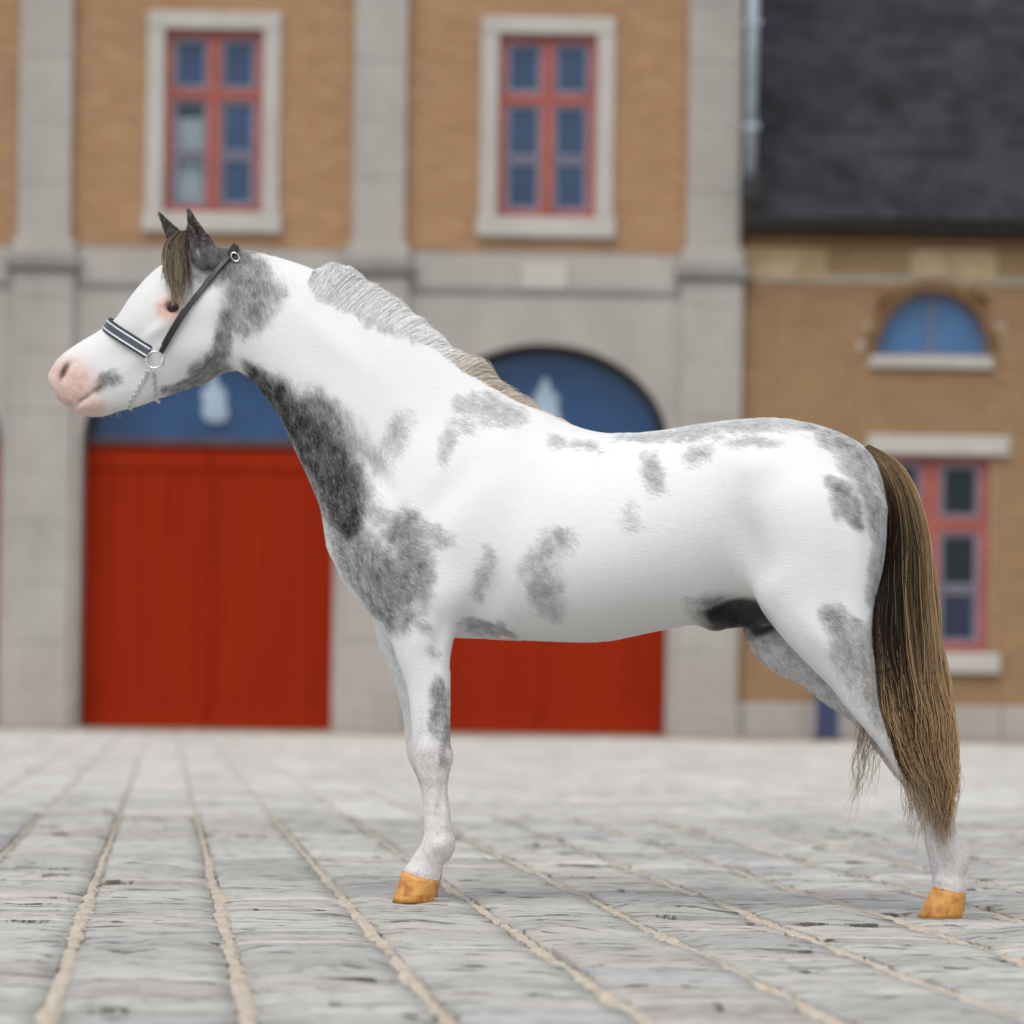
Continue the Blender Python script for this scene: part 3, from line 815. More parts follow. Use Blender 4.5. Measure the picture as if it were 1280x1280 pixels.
# mane: roots along the near side of the crest, combed up and over to the far side
CREST = np.array([(396, 339), (425, 347), (455, 364), (485, 384), (510, 402), (535, 424), (560, 443), (585, 462), (610, 482), (640, 504), (668, 521), (690, 530)], float)
CQ = loc_many(spline(CREST, 10))
def mane(n, rg):
    k = 12
    own = rg.integers(0, 110, n); cpos = (np.arange(110) + rg.uniform(-.6, .6, 110)) / 110
    s = np.clip(cpos[own] + rg.normal(0, .014, n), 0, 1)
    idx = np.linspace(0, 1, len(CQ))
    cx, cz = np.interp(s, idx, CQ[:, 0]), np.interp(s, idx, CQ[:, 1])
    tx, tz = np.interp(s, idx, np.gradient(CQ[:, 0])), np.interp(s, idx, np.gradient(CQ[:, 1]))
    l = np.hypot(tx, tz); tx, tz = tx / l, tz / l
    nx, nz = -tz, tx                                     # up and forward from the crest
    out = np.zeros((n, k, 3)); tt = np.zeros((n, k))
    dep = (.004 + .062 * rg.random(n) ** 1.4) * np.interp(s, [0, .05, .5, .6, 1], [.55, 1, .9, .9, .7])
    ch = rg.uniform(-1, 1, 110)[own]; cb = rg.uniform(.7, 1.3, 110)[own]
    hgt = (.022 + .003 * ch + .0035 * np.sin(s * 34) + .0025 * np.sin(s * 71 + 1) + rg.normal(0, .0035, n)) * np.interp(s, [0, .03, .1, .5, .56, .62, .75, .9, 1], [.35, .85, .95, .72, .8, 1.15, .85, .8, .3])
    fly = rg.random(n) < .012
    hgt = np.where(fly, hgt * rg.uniform(1.05, 1.3, n), hgt)
    back = np.interp(s, [0, .08, .45, .6, .8, 1], [.030, .045, .06, .085, .10, .09]) * rg.uniform(.85, 1.12, n) * cb
    Ln = rg.uniform(.6, 1.0, n); ph = rg.uniform(0, 6.28, n)
    for j in range(k):
        t = j / (k - 1); tt[:, j] = t
        # up the near side, over the ridge, down the far side
        y = -.026 - dep * .42 + t * (.055 + .075 * Ln)
        up = np.where(t < .38, -dep + (hgt + dep) * np.sin(np.minimum(t / .38, 1) * math.pi / 2), hgt - (hgt + .10 * Ln) * ((t - .38) / .62) ** 1.6)
        bk = back * t + np.sin(t * 9 + ph) * .0025 + np.sin(t * 5 + own * 1.3) * .005 * t
        out[:, j, 0] = cx + nx * up + tx * bk
        out[:, j, 2] = cz + nz * up + tz * bk
        out[:, j, 1] = y
    return out, tt, s, own
n = 9500
P4, tt4, s4, own4 = mane(n, rg)
ct = rg.random(110)[own4] * .5 + rg.random(n) * .5
w0 = np.interp(s4, [0, .12, .2, .3, .52, .60, .8, 1.0], [.86, .88, .94, 1.0, 1.0, .62, .55, .85])
val = np.clip(w0 + (ct - .5) * .55, 0, 1)
cm = lerp_c((.12, .11, .105), (.95, .945, .93), val)
warmth = np.interp(s4, [0, .5, .62, .9, 1], [0, 0, .55, .8, 1])[:, None]
cm = cm * (1 - warmth) + cm * np.array([1.0, .80, .60]) * warmth
mn = strands('mane', P4, np.interp(tt4, [0, .12, .5, 1], [.0002, .00045, .00045, .00015]), np.repeat(cm[:, None, :], 12, 1), M_MANE, pony)

# forelock: from between the ears down the near side of the forehead
def forelock(n, rg):
    k = 14
    out = np.zeros((n, k, 3)); tt = np.zeros((n, k))
    own = rg.integers(0, 14, n); cs_ = rg.random(14)
    s = np.clip(cs_[own] + rg.normal(0, .06, n), 0, 1); ph = rg.uniform(0, 6.28, (n, 2)); Ln = np.clip(rg.uniform(.60, .98, 14)[own] + rg.uniform(-.22, .10, n), .40, 1.03)
    fan = np.stack([spline([(248, 306), (234, 290), (221, 306), (219, 332), (223, 360), (230, 388)], 6),
                    spline([(258, 310), (248, 288), (247, 304), (252, 332), (255, 360), (253, 386)], 6)])
    yf = spline([[.01], [-.015], [-.056], [-.082], [-.098], [-.104]], 6)[:, 0]
    idx = np.linspace(0, 1, fan.shape[1])
    for j in range(k):
        t = Ln * j / (k - 1); tt[:, j] = t
        a = np.stack([np.interp(t, idx, fan[0, :, i]) for i in (0, 1)], 1); b = np.stack([np.interp(t, idx, fan[1, :, i]) for i in (0, 1)], 1)
        p = a * (1 - s)[:, None] + b * s[:, None]
        p[:, 0] += np.sin(t * 6 + ph[:, 0]) * 2.5 * t + np.sin(t * 7 + own * 2.1) * 4.0 * t
        q = loc_many(p)
        out[:, j, 0] = q[:, 0]; out[:, j, 2] = q[:, 1]
        out[:, j, 1] = np.interp(t, idx, yf) + np.sin(ph[:, 1]) * .010 * (1 - .4 * t)
    return out, tt, s
P5, tt5, s5 = forelock(800, rg)
v5 = np.clip(.12 + .60 * tt5 ** 1.4 + (rg.random(800)[:, None] - .5) * .6 + .14 * np.sin(s5 * 27)[:, None] - .2 * (s5[:, None] - .3), 0, 1)
strands('forelock', P5, np.interp(tt5, [0, .6, 1], [.0006, .0006, .0002]), lerp_c((.035, .025, .019), (.56, .44, .31), v5 ** 1.3), M_HAIR, pony)
# a few whiskers on the chin and feathers at the fetlocks
wp = np.zeros((60, 6, 3))
for i in range(60):
    c = on_body(rg.uniform(95, 140), rg.uniform(505, 512)); d = np.array([rg.normal(-.1, .3), rg.normal(0, .4), -1]); d /= np.linalg.norm(d); Lw = rg.uniform(.010, .024)
    q = loc(rg.uniform(96, 150), 515, 0); c = np.array([q[0], rg.uniform(-.02, .02), q[1] + .006])
    for j in range(6):
        wp[i, j] = c + d * Lw * j / 5 + np.array([.004, 0, 0]) * (j / 5) ** 2
strands('chin_whisker', wp, np.tile(np.linspace(.0004, .00012, 6), (60, 1)), np.full((60, 6, 3), .55), M_HAIR, pony)

# ---- hooves
t = NT('hoof_horn')
v = t.coords((1, 1, 1))
sepz = t.n('SeparateXYZ'); t.t.links.new(t.n('TexCoord').outputs['Object'], sepz.inputs[0])
ringz = t.noise(t.coords((3, 3, 160)), 1.0, 4, .6)
bl = t.noise(t.coords((45, 45, 45)), 1.0, 5, .6)
c = t.ramp(t.math('ADD', t.math('MULTIPLY', ringz, .18), t.math('MULTIPLY', bl, .82)), [(.30, (.13, .05, .012)), (.42, (.40, .165, .035)), (.55, (.54, .26, .06)), (.75, (.60, .36, .12))])
t.base(c, .42, .4); t.bump(ringz, .08, .002)
M_HOOF = t.m
def hoof(ct, cb, gt, gb, y, w0, w1):
    ct, cb = loc(*ct, y), loc(*cb, y)
    gt, gb = loc(*gt, y), loc(*gb, y)
    gt[1] = gb[1] = -0.003
    V, Fc = [], []
    nr, ns = 7, 28
    for i in range(nr):
        t_ = i / (nr - 1)
        a = ct * (1 - t_) + gt * t_; b = cb * (1 - t_) + gb * t_
        w = (w0 * (1 - t_) + w1 * t_) * (1 + .03 * math.sin(t_ * 3.14))
        for j in range(ns):
            th = 2 * math.pi * j / ns
            q = .5 - .5 * math.cos(th)
            fl = 1.0 if q < .5 else 1 - .22 * ((q - .5) / .5) ** 2
            p = a * (1 - q) + b * q
            V.append((p[0], y + w * math.sin(th) * fl * (abs(math.sin(th)) ** -.15 if abs(math.sin(th)) > 1e-3 else 1), p[1]))
    for i in range(nr - 1):
        for j in range(ns):
            k2 = (j + 1) % ns
            Fc.append((i * ns + j, i * ns + k2, (i + 1) * ns + k2, (i + 1) * ns + j))
    Fc.append(tuple(range(ns))); Fc.append(tuple(reversed(range((nr - 1) * ns, nr * ns))))
    me = bpy.data.meshes.new('hoof'); me.from_pydata(V, [], Fc); me.update()
    bm = bmesh.new(); bm.from_mesh(me); bmesh.ops.recalc_face_normals(bm, faces=bm.faces); bm.to_mesh(me); bm.free()
    o = link('hoof', me, M_HOOF, pony)
    me.polygons.foreach_set('use_smooth', [len(p.vertices) == 4 for p in me.polygons])
    return o
hoof((503, 1088), (549, 1101), (491, 1120), (541, 1122), -.11, .029, .036)
hoof((510, 1081), (552, 1094), (500, 1114), (546, 1117), .10, .029, .036)
hoof((1166, 1107), (1208, 1117), (1147, 1141), (1203, 1145), -.125, .029, .037)
hoof((1167, 1099), (1205, 1108), (1162, 1134), (1206, 1138), .12, .029, .037)

# ---- eyes
t = NT('pony_eye'); t.base((.008, .005, .004), .06, .6); M_EYE = t.m
ec = on_body(216, 384)
for sgn in (1, -1):
    bm = bmesh.new(); bmesh.ops.create_uvsphere(bm, u_segments=24, v_segments=16, radius=.0175)
    me = bpy.data.meshes.new('eye'); bm.to_mesh(me); bm.free()
    e = link('eye', me, M_EYE, pony, True)
    e.location = (ec[0], (ec[1] + .0108) * sgn, ec[2])
# ------------------------------------------------------------------ show halter on the pony's head
halter = empty('show_halter', PO.tolist(), -YAW)
tag(halter, 'black leather show halter with silver edged noseband and chain on the pony', 'halter')
M_LEATHER = simple('black_leather', (.012, .012, .014), .38, .5, 0, .4, 90)
M_PANEL = simple('noseband_panel', (.05, .055, .075), .3, .5, 0, .35, 200)
M_SILVER = simple('silver_piping', (.72, .74, .80), .25, .5, .35, .12, 200)
M_CHROME = simple('polished_steel', (.72, .73, .75), .16, .5, 1.0, .1, 60)

def strap_path(top, low, cf, n, far_frac=1.0):
    """runs from the near low point over the top of the head to the far side, lying on the skin"""
    A = loc(*top, 0); Bp = on_body(*low)
    e = A - Bp[[0, 2]]; Ln = np.linalg.norm(e); e /= Ln
    c2 = Bp[[0, 2]] + e * Ln * cf
    c = np.array([c2[0], 0, c2[1]])
    th_end = math.atan2(-Bp[1], (Bp[[0, 2]] - c2) @ e)
    pts, nrm = [], []
    for th in np.linspace(th_end, -th_end * far_frac, n):
        d = np.array([e[0] * math.cos(th), -math.sin(th), e[1] * math.cos(th)])
        h = BVH.ray_cast(Vector(c + d * .5), Vector(-d))
        p = np.array(h[0]) if h[0] is not None else c + d * .06
        pts.append(p); nrm.append(d)
    pts, nrm = np.array(pts), np.array(nrm)
    for _ in range(3):
        pts[1:-1] = .25 * pts[:-2] + .5 * pts[1:-1] + .25 * pts[2:]
    m = np.array([-e[1], 0, e[0]])
    return pts, nrm, m

def band(name, path, wid, th, off, mat, parent, shift=0.0):
    pts, nrm, m = path
    tg = np.gradient(pts, axis=0); tg /= np.linalg.norm(tg, axis=1)[:, None]
    V, Fc = [], []
    for p, t_, d in zip(pts, tg, nrm):
        w = np.cross(t_, d); w /= np.linalg.norm(w)
        if w @ m < 0: w = -w
        nn = np.cross(w, t_); nn = nn if nn @ d > 0 else -nn
        p = p + w * shift
        b = th * .3
        for a, h in ((-wid / 2, off), (-wid / 2, off + th - b), (-wid / 2 + b, off + th), (wid / 2 - b, off + th), (wid / 2, off + th - b), (wid / 2, off)):
            V.append(p + w * a + nn * h)
    k = 6
    for i in range(len(pts) - 1):
        for j in range(k):
            j2 = (j + 1) % k
            Fc.append((i * k + j, i * k + j2, (i + 1) * k + j2, (i + 1) * k + j))
    Fc += [tuple(range(k)), tuple(reversed(range((len(pts) - 1) * k, len(pts) * k)))]
    me = bpy.data.meshes.new(name); me.from_pydata([tuple(v) for v in V], [], Fc)
    bm = bmesh.new(); bm.from_mesh(me); bmesh.ops.recalc_face_normals(bm, faces=bm.faces); bm.to_mesh(me); bm.free()
    return link(name, me, mat, parent)

pn = strap_path((134, 405), (187, 441), .55, 34)
nb = band('noseband', pn, .031, .0035, .004, M_LEATHER, halter)
band('inlay', pn, .013, .0012, .0072, M_PANEL, nb)
band('piping', pn, .0034, .0016, .0072, M_SILVER, nb, .0085)
band('piping', pn, .0034, .0016, .0072, M_SILVER, nb, -.0082)
pc = strap_path((298, 315), (203, 440), .5, 56)
cs = band('cheek_strap', pc, .0115, .0035, .006, M_LEATHER, halter)
pc2 = tuple(np.array(a[:16]) if i < 2 else a for i, a in enumerate(pc))
band('strap_keeper', tuple(np.array(a[1:9]) if i < 2 else a for i, a in enumerate(pc)), .0145, .003, .0085, M_LEATHER, halter)

def torus(name, R0, r0, mat, parent, loc3, rot, sx=1.0, nu=28, nv=10):
    V, Fc = [], []
    for i in range(nu):
        a = 2 * math.pi * i / nu
        for j in range(nv):
            b = 2 * math.pi * j / nv
            rr = R0 + r0 * math.cos(b)
            V.append((rr * math.cos(a) * sx, r0 * math.sin(b), rr * math.sin(a)))
    for i in range(nu):
        for j in range(nv):
            i2, j2 = (i + 1) % nu, (j + 1) % nv
            Fc.append((i * nv + j, i * nv + j2, i2 * nv + j2, i2 * nv + j))
    if isinstance(rot, np.ndarray): pass
    me = bpy.data.meshes.new(name); me.from_pydata(V, [], Fc); me.update()
    o = link(name, me, mat, parent, True)
    o.location = loc3; o.rotation_euler = rot
    return o
rc = on_body(194, 450)
ring = torus('ring', .0180, .0021, M_CHROME, halter, (rc[0], rc[1] - .007, rc[2]), (0, 0, R(10)))
rf = torus('ring', .0180, .0021, M_CHROME, halter, (rc[0], -(rc[1] - .007), rc[2]), (0, 0, R(-10)))
bp = on_body(296, 322)
torus('buckle', .0105, .0019, M_CHROME, halter, (bp[0], bp[1] - .012, bp[2]), (0, R(-40), R(10)), .72)
_bp = MB(); _bp.box(-.007, .007, -.004, .004, -.013, .013)
bo = _bp.build('buckle_tab', M_LEATHER, halter); bo.location = (bp[0] - .006, bp[1] - .008, bp[2] + .016); bo.rotation_euler = (0, R(35), 0)

def chain(p0, p1, n_under, y_end):
    """oval links along the cheek, then under the jaw towards the far side"""
    P = []
    for t_ in np.linspace(0, 1, 30):
        x, y = p0[0] + (p1[0] - p0[0]) * t_, p0[1] + (p1[1] - p0[1]) * t_
        q = on_body(x, y); q[1] -= .0032
        if t_ < .12: q[1] = min(q[1], rc[1] - .006)
        P.append(q)
    e = P[-1].copy()
    for t_ in np.linspace(.15, 1, 12):
        P.append(np.array([e[0] + .004 * t_, e[1] + (y_end - e[1]) * t_, e[2] - .010 * math.sin(t_ * math.pi * .5)]))
    P = np.array(P)
    sl = np.r_[0, np.cumsum(np.linalg.norm(np.diff(P, axis=0), axis=1))]
    step = .0076
    V, Fc = [], []
    for i, s_ in enumerate(np.arange(0, sl[-1] - step, step)):
        a = np.array([np.interp(s_, sl, P[:, k]) for k in range(3)]); b = np.array([np.interp(s_ + step, sl, P[:, k]) for k in range(3)])
        tg = (b - a) / np.linalg.norm(b - a); cen = (a + b) / 2
        u = np.cross(tg, (0, 1, 0)); u /= np.linalg.norm(u); v = np.cross(u, tg)
        if i % 2: u = (u + v) / math.sqrt(2)
        else: u = (u - v * .5) / math.sqrt(1.25)
        v = np.cross(u, tg)
        base = len(V)
        for k in range(12):
            an = 2 * math.pi * k / 12
            cc = cen + tg * math.cos(an) * .0056 + u * math.sin(an) * .0036
            out = tg * math.cos(an) + u * math.sin(an)
            for j in range(6):
                bb = 2 * math.pi * j / 6
                V.append(tuple(cc + (out * math.cos(bb) + v * math.sin(bb)) * .0012))
        for k in range(12):
            for j in range(6):
                k2, j2 = (k + 1) % 12, (j + 1) % 6
                Fc.append((base + k * 6 + j, base + k * 6 + j2, base + k2 * 6 + j2, base + k2 * 6 + j))
    me = bpy.data.meshes.new('chain'); me.from_pydata(V, [], Fc); me.update()
    return link('chain', me, M_CHROME, halter, True)
chain((189, 461), (161, 507), 8, .0)
chain((193, 462), (195, 497), 8, .0)
# ------------------------------------------------------------------ ground and paving
M_SOIL = simple('dark_soil', (.045, .038, .03), .95, .1, 0, .3, 20)
gr = MB(); gr.v = [(-220, -120, -.06), (220, -120, -.06), (220, 320, -.06), (-220, 320, -.06)]; gr.f = [(0, 1, 2, 3)]
tag(gr.build('ground', M_SOIL), kind='structure')

t = NT('bluestone')
tint = t.attr('tint', 'Color')
big = t.noise(t.world((2.2, 4, 1)), 1.0, 4, .6)
fine = t.noise(t.world((30, 40, 40)), 1.0, 7, .72)
crack = t.noise(t.world((7, 34, 6)), 1.0, 6, .66, .5)
c = t.ramp(t.math('ADD', t.math('MULTIPLY', big, .5), t.math('MULTIPLY', fine, .5)), [(.28, (.205, .195, .176)), (.42, (.395, .382, .352)), (.56, (.475, .462, .43)), (.75, (.56, .545, .515))])
c = t.mix(1.0, c, tint, 'MULTIPLY')
dirt = t.ramp(crack, [(.57, (0, 0, 0)), (.61, (1, 1, 1))])         # dirt lodged in the splits of the stone
c = t.mix(t.math('MULTIPLY', dirt, .8), c, (.055, .048, .038))
t.base(c, t.math('ADD', t.math('MULTIPLY', fine, .3), .40), .3)
t.bump(t.math('SUBTRACT', fine, t.math('MULTIPLY', dirt, 1.2)), .6, .006)
M_STONE = t.m
t = NT('joint_sand')
sn = t.noise(t.coords(), 90, 6, .7)
c = t.ramp(t.math('ADD', t.math('MULTIPLY', sn, .6), t.math('MULTIPLY', t.noise(t.coords(), 9, 4), .4)), [(.3, (.27, .225, .17)), (.5, (.48, .42, .345)), (.72, (.58, .52, .44))])
t.base(c, .95, .1); t.bump(sn, .6, .006)
M_SAND = t.m

PV_ANG = math.atan(-.0924)                      # rows run away from the camera, a little to the left
PV_O = np.array([-.559, -.632]); PITCH = .272
pav = empty('pavement', (PV_O[0], PV_O[1], 0), -PV_ANG)
tag(pav, kind='structure')
def to_row(X, Y):
    dx, dy = X - PV_O[0], Y - PV_O[1]
    return dx * math.cos(PV_ANG) - dy * math.sin(PV_ANG) * -1 * -1, dx, dy
ca_, sa_ = math.cos(-PV_ANG), math.sin(-PV_ANG)  # local -> world rotation
def world_of(a, b): return PV_O[0] + a * ca_ - b * sa_, PV_O[1] + a * sa_ + b * ca_

rp = np.random.default_rng(5)
def stone_mesh(W, L, seed):
    """a worn stone: uneven riven top with low ledges across it, sides running down into the bed"""
    rr = np.random.default_rng(seed)
    nx, ny = 7, 22
    xs = np.linspace(0, W, nx); ys = np.linspace(0, L, ny)
    jx = rr.normal(0, .0022, (nx, ny)); jy = rr.normal(0, .0025, (nx, ny))
    H = np.zeros((nx, ny))
    for _ in range(rr.integers(4, 9)):                   # ledges where the stone has split
        y0 = rr.uniform(.05, .95) * L; sl = rr.uniform(-.12, .12); h = rr.normal(0, .0034)
        x0, x1 = sorted(rr.uniform(-.3, 1.3, 2) * W)
        X, Y = np.meshgrid(xs, ys, indexing='ij')
        m = 1 / (1 + np.exp(-(Y - y0 - sl * (X - W / 2)) / .0025))
        H += h * m * np.clip((X - x0) / .03, 0, 1) * np.clip((x1 - X) / .03, 0, 1)
    X, Y = np.meshgrid(xs, ys, indexing='ij')
    H += rr.normal(0, .0006, H.shape) + rr.normal(0, .003) * (X / W - .5) + rr.normal(0, .004) * (Y / L - .5)
    ex = np.minimum(X, W - X) / W; ey = np.minimum(Y, L - Y)
    H -= .003 * np.exp(-(ex * W / .006) ** 2) + .0025 * np.exp(-(ey / .006) ** 2)
    V = [(X[i, j] + jx[i, j], Y[i, j] + jy[i, j], H[i, j]) for i in range(nx) for j in range(ny)]
    Fc = [(i * ny + j, (i + 1) * ny + j, (i + 1) * ny + j + 1, i * ny + j + 1) for i in range(nx - 1) for j in range(ny - 1)]
    rim = [i * ny for i in range(nx)] + [(nx - 1) * ny + j for j in range(1, ny)] + [i * ny + ny - 1 for i in range(nx - 2, -1, -1)] + [j for j in range(ny - 2, 0, -1)]
    n0 = len(V)
    V += [(V[i][0], V[i][1], -.05) for i in rim]
    k = len(rim)
    Fc += [(rim[(i + 1) % k], rim[i], n0 + i, n0 + (i + 1) % k) for i in range(k)]
    return V, Fc
def tinted(me, col):
    at = me.color_attributes.new('tint', 'FLOAT_COLOR', 'POINT')
    at.data.foreach_set('color', np.tile(np.array([*col, 1], np.float32), len(me.vertices)))
JW = .027
lengths = [.20, .24, .28, .33, .38, .44]
variants = {}
for li, L in enumerate(lengths):
    for k in range(5):
        V, Fc = stone_mesh(PITCH - JW, L - .011, 100 + li * 10 + k)
        me = bpy.data.meshes.new('paving_stone'); me.from_pydata(V, [], Fc); me.update()
        g = .80 + .3 * rp.random()
        tinted(me, (g * (1 + rp.normal(0, .015)), g, g * (1 + rp.normal(0, .02))))
        me.materials.append(M_STONE)
        me.polygons.foreach_set('use_smooth', np.r_[np.ones(126, bool), np.zeros(len(me.polygons) - 126, bool)])
        variants[li, k] = (me, V, Fc, g)

placed = []
for col in range(-34, 40):
    b = -8.2 + rp.uniform(0, .3)
    while b < 34:
        li = int(rp.integers(0, len(lengths)))
        a0 = col * PITCH + JW / 2
        X, Y = world_of(a0 + PITCH / 2, b + lengths[li] / 2)
        d = Y + CAM_D
        if Y < 32.3:
            seen = d > 4.6 and abs(X) < .138 * d + .15
            placed.append((d if seen else d + 1000, a0, b, li, int(rp.integers(0, 5)), float(rp.normal(0, .0016)), float(rp.normal(0, .003)), float(rp.normal(0, .002))))
        b += lengths[li]
placed.sort()
for d, a0, b, li, k, dz, tx_, ty_ in placed[:300]:
    o = bpy.data.objects.new('paving_stone', variants[li, k][0])
    COL.objects.link(o); o.parent = pav
    o.location = (a0, b, -.004 + dz); o.rotation_euler = (tx_, ty_, 0)
# the rest, farther off, as one part
VV, FF, CC = [], [], []
for d, a0, b, li, k, dz, tx_, ty_ in placed[300:]:
    d = d % 1000
    W, L = PITCH - .016, lengths[li] - .006
    a0 -= (JW - .016) / 2
    n = len(VV); z = -.004 + dz
    e = .008
    h = [z + tx_ * L * s1 + ty_ * W * s2 for s1, s2 in ((-.5, -.5), (-.5, .5), (.5, .5), (.5, -.5))]
    P = [(a0, b), (a0 + W, b), (a0 + W, b + L), (a0, b + L)]; Q = [(a0 + e, b + e), (a0 + W - e, b + e), (a0 + W - e, b + L - e), (a0 + e, b + L - e)]
    VV += [(p[0], p[1], -.05) for p in P] + [(p[0], p[1], hh - .004) for p, hh in zip(P, h)] + [(q[0], q[1], hh) for q, hh in zip(Q, h)]
    for i in range(4):
        j = (i + 1) % 4
        FF += [(n + i, n + j, n + 4 + j, n + 4 + i), (n + 4 + i, n + 4 + j, n + 8 + j, n + 8 + i)]
    FF.append((n + 8, n + 9, n + 10, n + 11))
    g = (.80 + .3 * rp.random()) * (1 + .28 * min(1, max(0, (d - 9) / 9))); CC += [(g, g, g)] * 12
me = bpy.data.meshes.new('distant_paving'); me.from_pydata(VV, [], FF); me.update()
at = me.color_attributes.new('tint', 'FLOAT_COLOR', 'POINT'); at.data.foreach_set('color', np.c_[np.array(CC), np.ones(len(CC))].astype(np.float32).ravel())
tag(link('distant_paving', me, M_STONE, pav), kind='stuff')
# sand swept into the lengthwise joints
for grp in range(1):
    VV, FF = [], []
    for col in range(-34, 41):
        a = col * PITCH
        bs = []
        b = -8.0
        while b < 31.4:
            bs.append(b)
            dpt = world_of(a, b)[1] + CAM_D
            b += max(.009, .0028 * max(dpt - 3, 0) ** 1.6) if 4 < dpt and abs(world_of(a, b)[0]) < .15 * dpt + .3 else .15
        nb_ = len(bs); n = len(VV)
        sm = lambda sd, k: np.convolve(rp.normal(0, sd, nb_ + k - 1), np.ones(k) / math.sqrt(k), 'valid')
        wl_ = .0145 + sm(.0026, 15) + rp.normal(0, .0028, nb_); wr_ = .0145 + sm(.0026, 15) + rp.normal(0, .0028, nb_)
        hz = sm(.0012, 25) + rp.normal(0, .0007, nb_)
        for b_, l_, r_, h_ in zip(bs, wl_, wr_, hz):
            dp_ = world_of(a, b_)[1] + CAM_D
            k_ = 1 - .55 * min(1, max(0, (dp_ - 8.0) / 2.5)); l_ = max(l_ * k_, .005); r_ = max(r_ * k_, .005)
            e1, e2, e3, e4 = rp.normal(0, .0014, 4)
            VV += [(a - l_ - .003, b_, -.03), (a - l_, b_, -.009 + h_ * .5 + e1), (a - l_ * .4, b_, -.0055 + h_ + e2), (a + r_ * .4, b_, -.0055 + h_ + e3), (a + r_, b_, -.009 + h_ * .5 + e4), (a + r_ + .003, b_, -.03)]
        for i in range(nb_ - 1):
            for j in range(5):
                q = n + i * 6 + j
                FF.append((q, q + 1, q + 7, q + 6))
    me = bpy.data.meshes.new('joint_sand'); me.from_pydata(VV, [], FF); me.update()
    tag(link('joint_sand', me, M_SAND, pav, False), kind='stuff')

# strip of trodden gravel along the foot of the walls
gs = MB()
gx_ = np.linspace(-7.5, 9.5, 120)
for x in gx_:
    f0 = 31.45 + .12 * math.sin(x * 1.3) + .08 * math.sin(x * 3.7 + 1)
    gs.v += [(x, f0, .004), (x, f0 + .25, .016), (x, 32.0, .022), (x, 32.47, .024)]
for i in range(119):
    for j in range(3):
        q = i * 4 + j
        gs.f.append((q, q + 4, q + 5, q + 1))
M_GRAVEL = simple('gravel', (.30, .25, .185), .95, .1, 0, .35, 25)
tag(gs.build('gravel_strip', M_GRAVEL), kind='structure')
# ------------------------------------------------------------------ the coach house behind
YB = 32.5
def mottled(name, stops, scale=1.2, rough=.85, streak=None, bump=.3):
    t = NT(name)
    a = t.noise(t.coords((1, 1, .6)), scale, 6, .62)
    b = t.noise(t.coords((1, 1, 1)), scale * 14, 5, .6)
    f = t.math('ADD', t.math('MULTIPLY', a, .65), t.math('MULTIPLY', b, .35))
    if streak: f = t.math('ADD', t.math('MULTIPLY', f, .7), t.math('MULTIPLY', t.noise(t.coords((streak, 1, streak * .12)), 1.0, 4), .3))
    t.base(t.ramp(f, stops), rough, .25); t.bump(b, bump, .01)
    return t.m
M_SANDST = mottled('grey_sandstone', [(.28, (.26, .238, .216)), (.5, (.335, .31, .286)), (.72, (.405, .378, .352))])
M_SURR = mottled('pale_limestone', [(.28, (.32, .30, .275)), (.5, (.41, .385, .355)), (.72, (.49, .46, .42))])
M_DARKST = mottled('weathered_moulding', [(.28, (.13, .125, .12)), (.5, (.21, .20, .19)), (.72, (.30, .285, .27))])
M_MORTAR = mottled('mortar', [(.3, (.33, .285, .215)), (.7, (.42, .37, .29))], 8)
t = NT('brick')
f = t.noise(t.coords(), 30, 5, .6)
big = t.noise(t.coords(), 1.1, 4, .6)
c = t.mix(1.0, t.attr('tint', 'Color'), t.ramp(t.math('ADD', t.math('MULTIPLY', f, .5), t.math('MULTIPLY', big, .5)), [(.25, (.90, .89, .88)), (.75, (1.12, 1.11, 1.10))]), 'MULTIPLY')
t.base(c, .9, .2); t.bump(f, .4, .006)
M_BRICK = t.m
t = NT('red_paint')
f = t.noise(t.coords((9, 1, .7)), 1.0, 5, .6)
t.base(t.ramp(f, [(.3, (.225, .0160, .0036)), (.55, (.25, .0182, .0042)), (.75, (.268, .0205, .0050))]), .8, .05)
M_RED = t.m
M_FRAME = simple('faded_red_frame', (.285, .085, .068), .65, .2, 0, .15, 4)
M_SASH = simple('mauve_sash', (.18, .17, .225), .55, .3, 0, .12, 4)
M_IRON = simple('dark_iron', (.015, .014, .014), .5, .4, 0, .3, 8)
M_ZINC = simple('zinc', (.36, .41, .46), .45, .5, .3, .15, 4)
M_ROOM = simple('dark_room', (.012, .013, .016), .95, .1, 0, .2, 2)
M_TRANSOM = simple('purple_brown_paint', (.085, .055, .06), .6, .2, 0, .2, 4)
M_BLOB = simple('pale_blob_tint', (.33, .42, .52), .6, .2, 0, .25, 5)
M_CURTAIN = simple('net_curtain', (.62, .68, .72), .9, .1, 0, .12, 5)
def glass(name, tintc, alpha, rough=.05):
    t = NT(name)
    f = t.noise(t.coords(), 1.6, 3)
    lo = tuple(x * .8 for x in tintc); hi = tuple(x * 1.15 for x in tintc)
    t.base(t.ramp(f, [(.3, lo), (.7, hi)]), rough, .3)
    t.set(t.b, Alpha=alpha)
    return t.m
M_GLASS = glass('blue_pane', (.034, .068, .135), .82)  # blue of the reflected sky put into the colour, fanlight and lunette alike
M_CLEAR = glass('clear_pane', (.10, .16, .20), .22)
M_FAN = glass('fanlight_glass', (.020, .072, .19), .88)
M_LUN = glass('lunette_glass', (.06, .155, .32), .95)
M_DARKP = glass('dark_pane', (.006, .015, .020), .85)
M_DUSK = glass('dusk_pane', (.018, .028, .06), .85)

